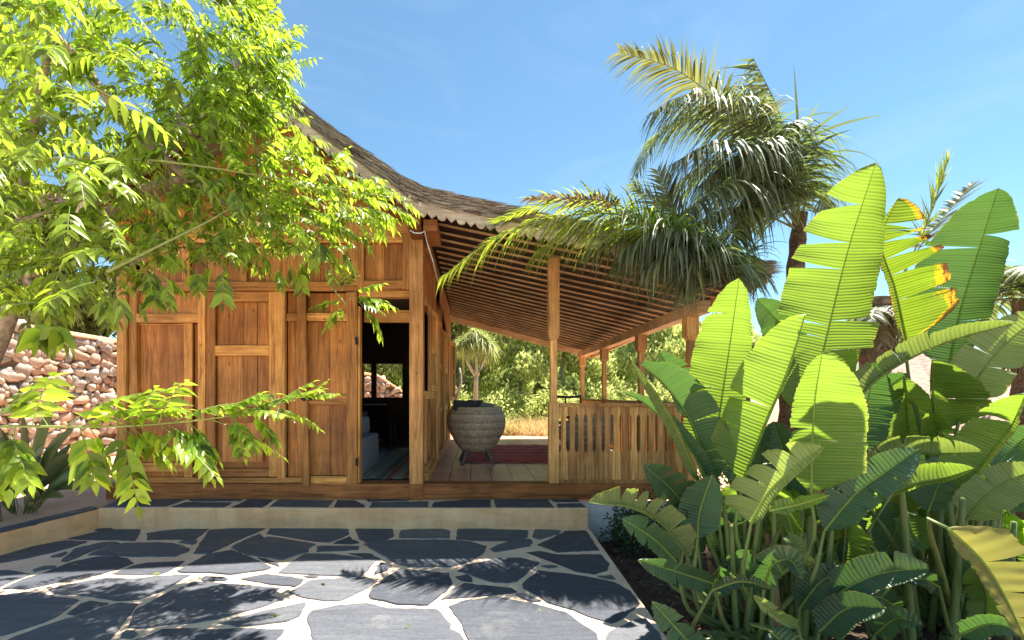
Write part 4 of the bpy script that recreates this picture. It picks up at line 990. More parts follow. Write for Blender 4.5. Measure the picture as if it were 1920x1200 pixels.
for k in range(26):
    x=random.uniform(1260,1620); y=random.uniform(960,1160); Y=random.uniform(2.55,3.05); dx=random.uniform(-70,70); h=random.uniform(60,130)
    LF(b1,[(x,y,Y),(x+dx*.4,y-h*.6,Y-.03),(x+dx,y-h*random.uniform(.7,1.0),Y-.15)],random.uniform(26,42),random.uniform(26,42),mat=random.choice(('leaf_dark','leaf_dark','leaf_banana')),fold=(random.uniform(8,28),random.uniform(8,28)),roll=random.uniform(-35,35),tears=[(random.choice((-1,1)),random.uniform(.3,.8),.03)])
for k in range(20):
    x=random.uniform(1640,1930); y=random.uniform(880,1170); Y=random.uniform(2.9,3.5); dx=random.uniform(-70,70); h=random.uniform(60,130)
    LF(b2,[(x,y,Y),(x+dx*.4,y-h*.6,Y-.03),(x+dx,y-h*random.uniform(.7,1.0),Y-.15)],random.uniform(26,42),random.uniform(26,42),mat=random.choice(('leaf_dark','leaf_banana','leaf_banana','leaf_pale')),fold=(random.uniform(8,28),random.uniform(8,28)),roll=random.uniform(-35,35),tears=[(random.choice((-1,1)),random.uniform(.3,.8),.03)])
# trunk sheaths
def sheaths(b,lst):
    for (x0,y0,x1,y1,Y,r) in lst:
        mb=MB(); a=P(x0,y0,Y); c=P(x1,y1,Y); mb.tube(bez([a,(a+c)/2+Vector((.01,0,0)),c],8),[r*(1-.45*i/7) for i in range(8)],10); mb.build('stem',M['sheath' if random.random()<.5 else 'petiole'],b,smooth=True)
sheaths(b1,[(1400,1245,1375,980,2.7,.045),(1440,1245,1425,960,2.75,.045),(1480,1245,1475,940,2.8,.04),(1500,1235,1520,900,2.6,.032),(1540,1235,1560,1000,2.8,.04),(1370,1240,1330,1050,2.7,.03),(1460,1235,1440,1000,2.55,.03)])
for k in range(16):
    x=random.uniform(1370,1580); Y=random.uniform(2.5,2.75); mb=MB(); a=P(x,1240,Y); c=P(x+random.uniform(-50,50),random.uniform(860,1000),Y-.05)
    mb.tube(bez([a,(a+c)/2+Vector((random.uniform(-.02,.02),0,0)),c],10),[.019-.0009*i for i in range(10)],8); mb.build('stem',M['petiole'],b1,smooth=True)
# second clump
LF(b2,[(1778,690,3.3),(1800,585,3.25),(1838,460,3.1),(1872,352,2.9)],96,62,fold=(10,18),mat='leaf_dark',tears=[(-1,.45,.012),(-1,.68,.03),(1,.75,.03)],curl=(0,10),label='tall backlit leaf, its shade put into a dark blue-green colour')  # dark blade material carries this backlit leaf's shade in its colour
LF(b2,[(1700,640,3.1),(1678,540,3.05),(1652,450,3.0),(1684,372,2.9)],14,88,fold=(30,8),mat='leaf_burnt',tears=[(1,.30,.03),(1,.48,.04),(1,.60,.05),(1,.72,.05),(1,.84,.05)],label='leaf with brown and yellow burnt edge')
LF(b2,[(1598,768,2.75),(1640,715,2.7),(1720,665,2.6),(1810,630,2.5),(1906,606,2.4)],44,14,fold=(10,50),mat='leaf_pale',curl=(20,30),tears=[(-1,.3,.02),(-1,.42,.015)])
LF(b2,[(1805,760,2.9),(1840,700,2.85),(1890,640,2.8),(1960,585,2.7)],56,50,fold=(12,14),mat='leaf_pale',tears=[(-1,.5,.02),(1,.4,.02)])
LF(b2,[(1705,835,3.2),(1700,770,3.15),(1694,710,3.05)],40,48,fold=(12,14),mat='leaf_banana')
LF(b2,[(1758,808,3.0),(1750,740,2.95),(1748,672,2.8)],8,84,fold=(40,6),mat='leaf_banana',tears=[(1,.35,.012),(1,.55,.015)],shape=.5)
LF(b2,[(1802,925,2.7),(1850,860,2.65),(1895,800,2.55),(1925,735,2.4)],66,20,fold=(6,40),mat='leaf_banana',tears=[(-1,.68,.05)],curl=(0,20))
LF(b2,[(1630,885,2.7),(1690,850,2.65),(1760,850,2.55),(1842,848,2.4)],50,12,fold=(4,50),mat='leaf_pale',tears=[(-1,.2,.02),(-1,.4,.025),(-1,.6,.03),(-1,.8,.03)],curl=(30,20),wob=.25)
LF(b2,[(1672,925,2.5),(1720,905,2.45),(1775,895,2.4),(1828,878,2.3)],38,22,fold=(4,40),mat='leaf_banana',tears=[(-1,.35,.03),(1,.5,.02)],curl=(20,20))
LF(b2,[(1812,975,2.6),(1850,930,2.55),(1905,895,2.5),(1960,880,2.4)],42,44,fold=(14,16),mat='leaf_pale',tears=[(-1,.5,.02)])
LF(b2,[(1776,990,2.1),(1840,1050,2.05),(1885,1120,2.0),(1925,1205,1.95)],74,26,fold=(4,30),mat='leaf_yellow',tears=[(-1,.35,.03),(-1,.6,.03),(-1,.8,.03)],label='yellowing drooping leaf',roll=10)
LF(b2,[(1700,960,2.8),(1712,1000,2.75),(1740,1030,2.7)],34,30,fold=(10,30),mat='leaf_banana')
LF(b2,[(1880,1060,3.0),(1882,1010,3.0),(1886,960,2.9)],46,44,fold=(10,14),mat='leaf_banana')
LF(b2,[(1760,1100,2.5),(1730,1085,2.45),(1690,1090,2.4)],24,22,fold=(20,20),mat='leaf_dark',tears=[(1,.5,.03)])
LF(b2,[(1800,1090,2.6),(1850,1050,2.5),(1900,1060,2.4)],26,30,fold=(20,20),mat='leaf_dark')
LF(b2,[(1845,1180,2.5),(1850,1120,2.5),(1825,1060,2.4)],34,28,fold=(14,30),mat='leaf_banana')
LF(b2,[(1800,1190,2.3),(1860,1170,2.2),(1930,1190,2.1)],26,26,fold=(20,20),mat='leaf_dark')
LF(b2,[(1720,880,3.3),(1715,830,3.3),(1735,780,3.2)],46,46,fold=(14,14),mat='leaf_dark')
LF(b2,[(1860,880,3.2),(1900,840,3.2),(1945,800,3.1)],40,44,fold=(14,14),mat='leaf_dark')
LF(b2,[(1640,790,3.2),(1665,730,3.2),(1700,700,3.1)],34,34,fold=(14,14),mat='leaf_dark')
LF(b2,[(1660,1040,2.9),(1680,990,2.9),(1670,940,2.9)],40,40,fold=(14,14),mat='leaf_dark')
LF(b2,[(1740,960,2.9),(1765,900,2.9),(1800,860,2.9)],46,40,fold=(14,14),mat='leaf_dark',tears=[(1,.4,.03)])
LF(b2,[(1880,960,2.9),(1910,910,2.9),(1950,870,2.8)],46,40,fold=(14,14),mat='leaf_dark')
LF(b2,[(1690,1150,2.6),(1650,1120,2.5),(1605,1130,2.4)],30,30,fold=(14,14),mat='leaf_dark')
LF(b2,[(1640,1190,2.4),(1680,1160,2.3),(1730,1170,2.2)],28,26,fold=(14,24),mat='leaf_dark')
sheaths(b2,[(1765,1215,1755,900,3.0,.075),(1800,1215,1805,930,2.95,.035),(1835,1215,1850,960,2.9,.032),(1740,1215,1715,960,2.9,.03),(1690,1215,1660,1000,3.0,.03),(1870,1215,1880,980,3.0,.03)])
for k in range(12):
    x=random.uniform(1700,1900); Y=random.uniform(2.55,2.85); mb=MB(); a=P(x,1240,Y); c=P(x+random.uniform(-40,60),random.uniform(850,980),Y-.05)
    mb.tube(bez([a,(a+c)/2+Vector((random.uniform(-.02,.02),0,0)),c],10),[.021-.0009*i for i in range(10)],8); mb.build('stem',M['petiole'],b2,smooth=True)
# ------------------------------------------------------------------ palms
def frond(parent, lst, L, nl=60, hang=.5, w=.011, mat='frond', out=1.0, start=.12, lift=.1, bmat=None, name='frond', sides=(1,-1), r0=.011, S0=None, fwd=1.0):
    pts=[P(*q) if len(q)==3 and not isinstance(q,Vector) else Vector(q) for q in lst]; n=40; ms=bez(pts,n)
    mb=MB(); mb.tube(ms,[r0*(1-.85*i/(n-1)) for i in range(n)],5,1)
    for k in range(nl):
        t=start+(1-start)*(k+random.random()*.6)/nl; x=t*(n-1); i=min(n-2,int(x)); p=ms[i].lerp(ms[i+1],x-i)
        T=(ms[min(i+2,n-1)]-ms[max(i-1,0)]).normalized(); up=Vector((0,0,1)); S=T.cross(up)
        if S.length<.2: S=T.cross(Vector((0,1,0)))
        S.normalize()
        if S0: S=Vector(S0); S=(S-T*S.dot(T)).normalized()
        N=S.cross(T).normalized()
        for sg in sides:
            mb.cur=random.random(); tt=(t-start)/(1-start)
            ll=L*(.45+.55*math.sin(math.pi*min(1,.18+.80*tt)))*random.uniform(.62,1.2); 
            if tt>.85: ll*=1-(tt-.85)*2.2
            fw=(.35+.75*tt)*fwd+random.uniform(-.12,.12)
            d=(S*sg*out+T*fw+N*(lift+random.uniform(-.15,.2))).normalized(); seg=6; q=p.copy(); ww=w*random.uniform(.75,1.2); hh=hang*random.uniform(.6,1.35)
            side=d.cross(N); side=(side if side.length>.1 else d.cross(S)).normalized(); prev=None; tw=random.uniform(-.5,.5)
            side=(side+N*tw).normalized()
            for s in range(seg+1):
                f=s/seg; wd=ww*(.55+.45*math.sin(math.pi*min(1,f*1.3+.1)))*(1-f**3) if s<seg else .0006
                a=mb.vert(q-side*wd); b=mb.vert(q+side*wd)
                if prev: mb.face([prev[0],prev[1],b,a])
                prev=(a,b); d=(d+Vector((0,0,-1))*hh*(.18+.5*f)*(6/seg)*.55).normalized(); side=(side-d*side.dot(d)).normalized(); q=q+d*(ll/seg)
    o=mb.build(name,[M[mat],M['rachis']],parent); return o
def trunk(parent,lst,rads,mat='palm_trunk'):
    pts=bez([P(*q) for q in lst],26); mb=MB(); 
    rr=[rads[0]+(rads[1]-rads[0])*i/25+ (.012 if i%2 else 0) for i in range(26)]
    mb.tube(pts,rr,12); mb.build('trunk',M[mat],parent)
    return
def radial(parent,c,n,L0,leafL,mat,hang,elev=(10,60),nl=36,w=.010,az=(0,360),bend=1.0,name='frond'):
    for k in range(n):
        a=R(az[0]+(az[1]-az[0])*(k+random.random()*.7)/n); e=R(random.uniform(*elev)); L=L0*random.uniform(.8,1.15)
        h=Vector((math.cos(a),math.sin(a),0)); pts=[Vector(c)]; d=(h*math.cos(e)+Vector((0,0,math.sin(e)))).normalized(); q=Vector(c)
        for s in range(5):
            q=q+d*L/5; pts.append(q.copy()); d=(d+Vector((0,0,-.30*bend))).normalized()
        frond(parent,pts,leafL,nl,hang,w,mat,name=name)
def SY(lst,k,mx=99): return [(a,b,min(mx,c*k)) for a,b,c in lst]
pa=empty('palm_tree',P(1478,1250,4.48)*1.0,'tall feather palm with wind-swept crown against the sky, highest of the palms','palm tree')
pa.location.z=-.14
trunk(pa,[(1478,1015,4.48),(1484,760,4.48),(1488,560,4.48),(1500,400,4.46)],(.13,.055))
AF=[([(1500,420,3.98),(1488,330,3.90),(1462,215,3.75),(1412,108,3.60)],.50,30,.22,'frond',{'S0':(-1,0,0),'sides':(1,),'start':.3}),
([(1500,420,3.98),(1440,260,3.80),(1380,198,3.65),(1290,178,3.55),(1215,215,3.50)],.60,100,1.25,'frond',{}),
([(1500,420,3.98),(1430,240,3.85),(1350,188,3.80),(1262,128,3.75),(1162,98,3.70)],.46,90,.75,'frond_dry',{'start':.38}),
([(1500,420,3.98),(1430,270,4.10),(1340,225,4.20),(1240,245,4.20),(1190,330,4.15)],.52,90,1.0,'frond',{}),
([(1500,425,3.98),(1430,300,3.70),(1340,270,3.50),(1255,310,3.45)],.66,100,1.4,'frond',{}),
([(1500,425,3.98),(1420,325,4.10),(1320,310,4.20),(1230,380,4.20)],.60,90,1.2,'frond',{}),
([(1500,430,3.98),(1430,350,3.75),(1350,350,3.55),(1250,430,3.45)],.60,90,1.4,'frond',{}),
([(1500,430,3.98),(1465,300,3.60),(1430,265,3.45),(1395,310,3.45)],.62,80,1.5,'frond',{}),
([(1500,420,3.98),(1488,330,3.9),(1462,215,3.75),(1412,108,3.6)],.30,70,2.2,'frond',{'sides':(1,),'out':.3,'fwd':.2}),
([(1500,425,3.98),(1516,360,3.90),(1535,345,3.80),(1552,400,3.75)],.32,40,1.5,'frond',{}),

([(1500,430,3.98),(1470,320,4.30),(1430,290,4.60),(1390,350,4.80)],.60,70,1.4,'frond',{}),
([(1500,425,3.98),(1490,290,3.70),(1480,230,3.45),(1466,270,3.45)],.62,80,1.6,'frond',{}),
([(1495,430,3.98),(1400,390,4.00),(1320,410,4.00),(1240,490,3.95)],.52,80,1.3,'frond',{}),
([(1495,435,3.98),(1440,380,3.90),(1400,400,3.85),(1370,470,3.80)],.55,70,1.5,'frond',{}),
([(1495,425,3.98),(1420,310,3.85),(1370,300,3.75),(1310,350,3.70)],.60,80,1.5,'frond',{}),
([(1500,420,3.98),(1455,300,3.90),(1330,200,3.90),(1215,270,3.95)],.55,90,1.1,'frond',{})]
for lst,L,nl,h,mt,k in AF:
    lst=SY(lst,1.12)
    k=dict(k)
    if h>=1.2: k.update(out=.62,fwd=.45,lift=-.1,start=.2); h*=1.15
    frond(pa,lst,L*1.12,int(nl*1.05),h*1.05,.0092,mt,**k)
# the young spear with a few long leaflets
def spikes(parent,base,tips,mat='frond_light',w=.012):
    mb=MB()
    for b,t in zip(base,tips):
        mb.cur=random.random(); a=P(*b); c=P(*t); mid=(a+c)/2+Vector((0,0,.03)); pts=bez([a,mid,c],8); prev=None; s=(c-a).cross(Vector((0,1,0))).normalized()
        for i,p in enumerate(pts):
            wd=w*math.sin(math.pi*min(1,.25+.75*i/7)) if i<7 else .0005
            x=mb.vert(p-s*wd); y=mb.vert(p+s*wd)
            if prev: mb.face([prev[0],prev[1],y,x])
            prev=(x,y)
    return mb.build('young_frond',M[mat],parent)
spikes(pa,[(1500,300,3.9),(1505,255,3.9),(1500,270,3.9),(1510,260,3.9),(1505,290,3.9),(1515,275,3.9)],[(1488,115,3.8),(1538,190,3.8),(1600,195,3.7),(1665,213,3.6),(1598,242,3.7),(1592,330,3.7)],'frond')
pb=empty('palm_tree',P(1385,1250,4.27)*1.0,'lower feather palm whose long fronds hang over the front of the veranda roof','palm tree'); pb.location.z=-.14
trunk(pb,[(1395,1035,4.27),(1390,800,4.27),(1375,640,4.27),(1368,540,4.27)],(.12,.06))
BFr=[([(1370,545,3.85),(1290,440,3.80),(1180,398,3.78),(1050,378,3.80),(925,415,3.85)],.48,110,.55,'frond_light',{}),
([(1370,545,3.85),(1270,440,3.60),(1130,400,3.50),(960,432,3.50),(828,520,3.50)],.50,130,1.3,'frond_light',{}),
([(1370,545,3.85),(1290,455,3.60),(1190,415,3.45),(1080,425,3.45),(1000,480,3.45)],.56,110,1.2,'frond_light',{}),
([(1370,545,3.85),(1300,460,3.90),(1200,430,3.95),(1100,470,4.00)],.60,90,1.4,'frond',{'w':.0145}),
([(1370,550,3.85),(1310,460,3.50),(1240,430,3.45),(1165,470,3.45)],.60,90,1.5,'frond',{'w':.0145}),
([(1370,550,3.85),(1320,480,3.60),(1270,460,3.45),(1205,510,3.45)],.58,80,1.5,'frond',{'w':.0145}),
([(1370,540,3.85),(1320,470,3.80),(1268,400,3.75),(1232,320,3.70)],.36,64,.35,'frond',{}),
([(1370,540,3.85),(1310,440,3.90),(1230,380,4.00),(1185,345,4.05)],.40,64,.6,'frond',{}),
([(1345,500,3.85),(1385,495,3.80),(1430,512,3.75),(1455,545,3.70)],.22,34,.6,'frond_dry',{}),
([(1370,545,3.85),(1340,490,3.45),(1310,475,3.45),(1280,540,3.45)],.56,76,1.5,'frond',{'w':.014}),
([(1370,545,3.85),(1390,490,4.10),(1400,480,4.30),(1420,540,4.30)],.36,44,1.2,'frond',{}),
([(1365,540,3.85),(1290,465,4.15),(1220,450,4.20),(1150,500,4.20)],.56,80,1.4,'frond',{'w':.014}),
([(1370,545,3.85),(1330,470,3.75),(1260,440,3.70),(1190,470,3.65)],.62,90,1.5,'frond',{'w':.0145}),
([(1360,540,3.85),(1180,395,3.70),(1060,372,3.60),(985,372,3.55)],.24,50,.6,'frond_straw',{'start':.6})]
for lst,L,nl,h,mt,k in BFr:
    lst=SY(lst,1.11,4.28); L*=1.08
    k=dict(k); w=k.pop('w',.0095); 
    if h>=1.4: k.update(out=.7,fwd=.6,lift=-.05); h*=1.1
    frond(pb,lst,L,nl,h,w,mt,**k)
pc=empty('palm_tree',P(1640,1150,4.6)*1.0,'palm with a rough brown trunk and two upright young fronds behind the tallest paddle leaves','palm tree'); pc.location.z=-.14
trunk(pc,[(1650,1010,4.6),(1645,800,4.6),(1640,680,4.6),(1650,560,4.6)],(.13,.12))
frond(pc,[(1660,580,4.6),(1710,480,4.5),(1745,400,4.4),(1778,300,4.3)],.34,40,.15,.014,'frond_light',start=.5,out=.5,sides=(1,-1))
frond(pc,[(1660,580,4.6),(1720,470,4.6),(1775,400,4.6),(1825,342,4.6)],.26,46,.2,.010,'frond',start=.45)
radial(pc,P(1650,585,4.6),9,.55,.28,'frond',1.1,(-30,30),26,.012)
radial(pc,P(1650,600,4.6),8,.35,.25,'frond_straw',1.5,(-70,-20),20,.008)
pd=empty('palm_tree',P(1935,1100,4.4)*1.0,'palm at the right edge with a brown skirt of dead leaves','palm tree'); pd.location.z=.1
trunk(pd,[(1935,1010,4.4),(1935,800,4.4),(1935,560,4.4)],(.14,.13))
radial(pd,P(1935,560,4.4),14,1.0,.34,'frond',1.0,(5,55),40,.013)
radial(pd,P(1935,600,4.4),12,.45,.26,'frond_straw',1.5,(-80,-30),24,.009)
# slender ringed trunk behind the right clump
pe=empty('young_palm',P(1652,1130,3.9)*1.0,'small palm with a pale ringed stem low between the two paddle-leaved clumps','palm tree'); pe.location.z=-.14
mb=MB(); a=P(1652,1090,3.9); a.z=-.14; c=P(1655,900,3.9); mb.tube(bez([a,c],40),[.055+(.006 if i%4==0 else 0) for i in range(40)],12); mb.build('trunk',M['leg'],pe)
radial(pe,P(1655,900,3.9),7,.7,.2,'frond',.9,(20,70),26,.009)
# ------------------------------------------------------------------ instanced leaflets: one vectorised builder
def leaflets(inst, template='lance'):
    """inst: list of (origin, dir, side, length, width, droop)"""
    O=np.array([i[0][:] for i in inst]); D=np.array([i[1][:] for i in inst]); S=np.array([i[2][:] for i in inst]); L=np.array([i[3] for i in inst]); Wd=np.array([i[4] for i in inst]); K=np.array([i[5] for i in inst])
    N=np.cross(S,D); N/=np.maximum(np.linalg.norm(N,axis=1),1e-6)[:,None]
    ts=[0,.18,.42,.70,1.0]; ws=[.04,.72,1,.55,0]
    V=[];
    for t,w in zip(ts,ws):
        c=O+D*(L*t)[:,None]-N*0+np.array([0,0,-1])*(K*L*t*t)[:,None]
        fold=N*(Wd*w*.38)[:,None]
        if w==0: V.append(c)
        else: V+= [c-S*(Wd*w)[:,None]+fold, c, c+S*(Wd*w)[:,None]+fold]
    V=np.stack(V,1); nv=V.shape[1]; n=len(inst); base=(np.arange(n)*nv)[:,None]
    f=[]
    for k in range(3):
        a=3*k; f+= [(a,a+1,a+4,a+3),(a+1,a+2,a+5,a+4)]
    q=np.array(f); F4=(base[:,:,None]+q[None]).reshape(-1,4)
    tri=np.array([(9,10,12,12),(10,11,12,12)]); 
    F3=(base[:,:,None]+np.array([(9,10,12),(10,11,12)])[None]).reshape(-1,3)
    return V.reshape(-1,3),F4,F3,np.repeat(RNG.random(n),nv)
def leaf_obj(name,inst,mat,parent,label=None,origin=(0,0,0)):
    V,F4,F3,r=leaflets(inst); q=parent
    if parent is not None: origin=parent.location
    V=V-np.array(origin); me=bpy.data.meshes.new(name); me.vertices.add(len(V)); me.vertices.foreach_set('co',V.ravel())
    nl=F4.size+F3.size; me.loops.add(nl); me.loops.foreach_set('vertex_index',np.concatenate([F4.ravel(),F3.ravel()]))
    me.polygons.add(len(F4)+len(F3)); tot=np.concatenate([np.full(len(F4),4),np.full(len(F3),3)]); st=np.concatenate([[0],np.cumsum(tot)[:-1]])
    me.polygons.foreach_set('loop_start',st); me.polygons.foreach_set('loop_total',tot); me.polygons.foreach_set('use_smooth',np.ones(len(tot),bool))
    me.materials.append(mat); a=me.attributes.new('rnd','FLOAT','POINT'); a.data.foreach_set('value',r); me.update(calc_edges=True)
    o=bpy.data.objects.new(name,me); SC.collection.objects.link(o); o.parent=parent
    if parent is None: o.location=origin
    return o
def rnd_perp(d):
    v=Vector((random.gauss(0,1),random.gauss(0,1),random.gauss(0,1))); v-=d*v.dot(d); return v.normalized()
def compound(inst, tw, p, d, L, pairs, ll, lw, droop=.35, gravity=.5):
    """one pinnate leaf: arching rachis with paired leaflets and an end leaflet"""
    pts=[p.copy()]; q=p.copy(); dd=d.copy(); n=pairs+1
    up=Vector((0,0,1)); 
    for k in range(n):
        dd=(dd+Vector((0,0,-gravity/n))).normalized(); q=q+dd*L/n; pts.append(q.copy())
        S=dd.cross(up); S=S.normalized() if S.length>.1 else rnd_perp(dd); N=S.cross(dd)
        f=k/(n-1)
        s=(.7+.5*math.sin(math.pi*min(1,.2+.8*f)))*random.uniform(.8,1.15)
        if k==n-1:
            inst.append((q,dd,S,ll*s,lw*s,droop*.8)); break
        if k==0: continue
        for sg in (1,-1):
            ld=(S*sg*1.0+dd*random.uniform(.35,.9)+Vector((0,0,-random.uniform(.05,.6)))).normalized()
            roll=random.uniform(-.6,.6); ls=ld.cross(N).normalized(); ls=(Matrix.Rotation(roll,3,ld)@ls)
            inst.append((q,ld,ls,ll*s,lw*s,droop*random.uniform(.5,1.5)))
    tw.append(pts)
tr=empty('broadleaf_tree',(-4.32,4.05,.18),'spreading tree with bright yellow-green pinnate leaves overhanging the left of the patio and house','tree')
limbs=[([Vector((-4.32,4.05,.05)),P(-40,760,4.0),P(5,620,3.95),P(48,520,3.85)],.095,.06),
([P(48,520,3.85),P(40,400,3.5),P(60,250,3.1),P(100,60,2.8)],.04,.018),
([P(48,520,3.85),P(-20,430,3.4),P(-80,250,2.8),P(-60,60,2.4)],.045,.02),
([P(100,60,2.8),P(162,130,2.85),P(250,246,3.0),P(354,333,3.2)],.020,.034),
([P(354,333,3.2),P(420,380,3.35),P(520,400,3.5),P(620,430,3.6)],.022,.008),
([P(48,520,3.85),P(150,440,3.6),P(260,360,3.4),P(354,333,3.2)],.05,.03),
([P(354,333,3.2),P(400,220,3.4),P(450,110,3.6),P(500,20,3.7)],.022,.008),
([P(490,380,3.6),P(482,300,3.6),P(470,220,3.6),P(430,100,3.5)],.012,.006),
([P(60,300,2.6),P(240,297,2.75),P(400,315,2.9),P(560,342,3.05),P(742,372,3.2)],.009,.003),
([P(200,510,2.6),P(300,460,2.7),P(390,415,2.8),P(440,385,2.9)],.010,.004),
([P(620,440,3.5),P(622,470,3.5),P(612,520,3.5),P(648,570,3.45)],.007,.004),
([P(20,420,3.0),P(140,380,3.0),P(260,330,3.1)],.014,.006),
([P(48,520,3.85),P(110,560,3.7),P(200,520,3.5),P(330,450,3.4)],.035,.008)]
mb=MB()
for l,r0,r1 in limbs[:2]: 
    pts=bez(l,24); mb.tube(pts,[r0+(r1-r0)*i/23 for i in range(24)],10)
mb.build('trunk',M['bark'],tr,smooth=True)
for l,r0,r1 in limbs[2:]:
    mb=MB(); pts=bez(l,24); mb.tube(pts,[r0+(r1-r0)*i/23 for i in range(24)],7); mb.build('branch',M['twig' if max(r0,r1)<.012 else 'bark'],tr,smooth=True)
poly=[(-60,-40),(470,-40),(520,50),(545,120),(535,215),(560,262),(640,320),(745,372),(720,400),(690,425),(650,470),(560,480),(500,460),(430,490),(330,500),(240,540),(180,560),(100,560),(-60,600)]
def inside(x,y):
    c=False; j=len(poly)-1
    for i in range(len(poly)):
        xi,yi=poly[i]; xj,yj=poly[j]
        if (yi>y)!=(yj>y) and x<(xj-xi)*(y-yi)/(yj-yi)+xi: c=not c
        j=i
    return c
inst=[];tw=[]; cnt=0
while cnt<1080:
    x=random.uniform(-60,745); y=random.uniform(-60,600)
    if not inside(x,y): continue
    # a few gaps in the crown
    if math.hypot((x-322)/34,(y-75)/50)<1 and random.random()<.85: continue
    if math.hypot((x-380)/90,(y-520)/30)<1: continue
    far=min(1,max(0,x/520)); Y=random.uniform(2.45+.45*far,3.5+.25*far)
    if random.random()<.06 and x<300: Y=random.uniform(1.7,2.2)
    if Y<2.3 and x>420: continue
    if x<330 and random.random()<.08: cnt+=1; continue
    p=P(x,y,Y); c=P(330,330,3.2); o=(p-c); 
    d=Vector((o.x*.9+random.gauss(0,.7)+.25,o.y*.3+random.gauss(0,.7)-.1,random.gauss(-.15,.35))).normalized()
    ll=random.uniform(.050,.080); 
    L=random.uniform(.20,.30); p=p-d*L*.6
    if p.y>4.0: p.y=4.0
    compound(inst,tw,p,d,L,random.choice((5,6,7)),ll,ll*random.uniform(.17,.22)); cnt+=1
for _ in range(190):
    x=random.uniform(240,740); y=random.uniform(150,480)
    if not inside(x,y): continue
    p=P(x,y,random.uniform(3.0,3.9)); d=Vector((random.gauss(.4,.6),random.gauss(0,.6),random.gauss(-.1,.35))).normalized(); ll=random.uniform(.050,.072); L=random.uniform(.18,.26)
    compound(inst,tw,p-d*L*.6,d,L,random.choice((5,6,7)),ll,ll*.2)
for _ in range(75):
    x=random.uniform(370,535); y=random.uniform(60,235)
    if not inside(x,y): continue
    p=P(x,y,random.uniform(3.2,3.9)); d=Vector((random.gauss(.3,.6),random.gauss(0,.6),random.gauss(0,.4))).normalized(); ll=random.uniform(.055,.08); L=random.uniform(.18,.28)
    compound(inst,tw,p-d*L*.6,d,L,random.choice((5,6,7)),ll,ll*.2)
# rim sprays that break the outline
for (x,y,Y,dx,dz,n_) in ((520,60,3.5,.6,.3,10),(545,120,3.5,1,-.1,8),(500,20,3.6,.5,.9,8),(535,180,3.5,.9,-.2,8),(560,250,3.5,.9,-.1,8),(640,310,3.4,1,0,8),(690,350,3.3,1,0,9),(735,372,3.2,1,-.1,6),(700,410,3.3,.8,-.7,8),(640,470,3.4,.4,-1,8),(560,480,3.4,.1,-1,8),(490,460,3.3,0,-1,8),(410,500,3.1,0,-1,8),(300,520,2.9,.1,-1,8),(230,560,2.8,.1,-1,6),(60,570,2.9,.2,-1,6),(150,560,2.9,.2,-1,6)):
    for k in range(n_):
        p=P(x+random.uniform(-45,12),y+random.uniform(-25,25),Y+random.uniform(-.3,.3)); d=Vector((dx+random.gauss(0,.35),random.gauss(0,.5),dz+random.gauss(0,.35))).normalized()
        ll=random.uniform(.05,.08); compound(inst,tw,p,d,random.uniform(.14,.22),random.choice((4,5,6)),ll,ll*.2)
# sprays on the hanging twigs
for (x,y,Y,dx,dy,dz) in ((650,565,3.45,-1,0,.1),(655,560,3.45,.9,.2,.25),(665,560,3.45,.9,-.3,-.2),(672,565,3.4,.7,.1,-.7),(660,550,3.45,.6,.3,.5),(680,560,3.45,1,0,.0),(650,570,3.4,-.7,.3,-.4),(690,575,3.4,.5,.3,-1),(640,545,3.5,.2,.4,.8)):
    compound(inst,tw,P(x,y,Y),Vector((dx,dy,dz)).normalized(),.26,7,.075,.016)
for (x,y,Y,dx,dz) in ((92,590,2.6,.05,-1),(100,600,2.6,.5,-1),(88,598,2.6,-.6,-.9)):
    compound(inst,tw,P(x,y,Y),Vector((dx,.1,dz)).normalized(),.14,3,.11,.032)
# the long low shoot in front of the facade
shoot=bez([P(-120,812,1.75),P(0,800,1.8),P(230,799,1.9),P(430,780,2.0),P(575,742,2.05)],50)
mb=MB(); mb.tube([P(-300,700,3.0),P(-200,800,2.2),shoot[0]],[.02,.01,.007],7); mb.tube(shoot,[.0065*(1-.7*i/49) for i in range(50)],7); mb.build('branch',M['twig'],tr,smooth=True)
i2=[]
def sh(px,py): 
    return min(shoot,key=lambda p:abs(CX+FPX*p.x/p.y-px))
for (x,dx,dy,dz,L,pr,ll,g) in ((95,-.7,.3,.7,.26,5,.10,.7),(60,.5,-.3,.9,.30,5,.11,1.0),(120,.8,.2,.8,.34,6,.11,1.1),(150,.5,-.3,-.8,.26,5,.11,.5),(225,.4,-.2,-1,.36,7,.10,.3),(205,.5,.4,.9,.30,6,.10,1.2),(290,.5,-.3,.9,.30,6,.095,1.3),(330,.8,.3,.6,.30,6,.095,1.0),(400,.7,.2,.7,.28,6,.085,1.2),(300,.9,-.2,-.5,.38,7,.09,.5),(390,.95,.2,-.35,.36,7,.08,.6),(440,.9,-.2,.3,.28,7,.075,1.0),(500,.95,.1,-.15,.26,7,.065,.9),(540,.8,-.2,.5,.20,6,.055,.8),(560,.9,.2,.2,.16,6,.05,.3),(570,1,0,.1,.14,6,.045,.2),(10,.6,-.2,-.8,.28,5,.11,.5),(-20,.5,.2,.9,.3,5,.11,1.1),(30,.2,-.3,-1,.26,5,.11,.4),(570,.7,.1,.6,.12,5,.04,.2),(350,.6,-.3,-.8,.30,6,.085,.4),(-60,.6,-.3,-.9,.34,5,.11,.4)):
    compound(i2,tw,sh(x,0).copy(),Vector((dx,dy,dz)).normalized(),L*.95,pr+2,ll*.76,ll*.19,.25,g*.62)
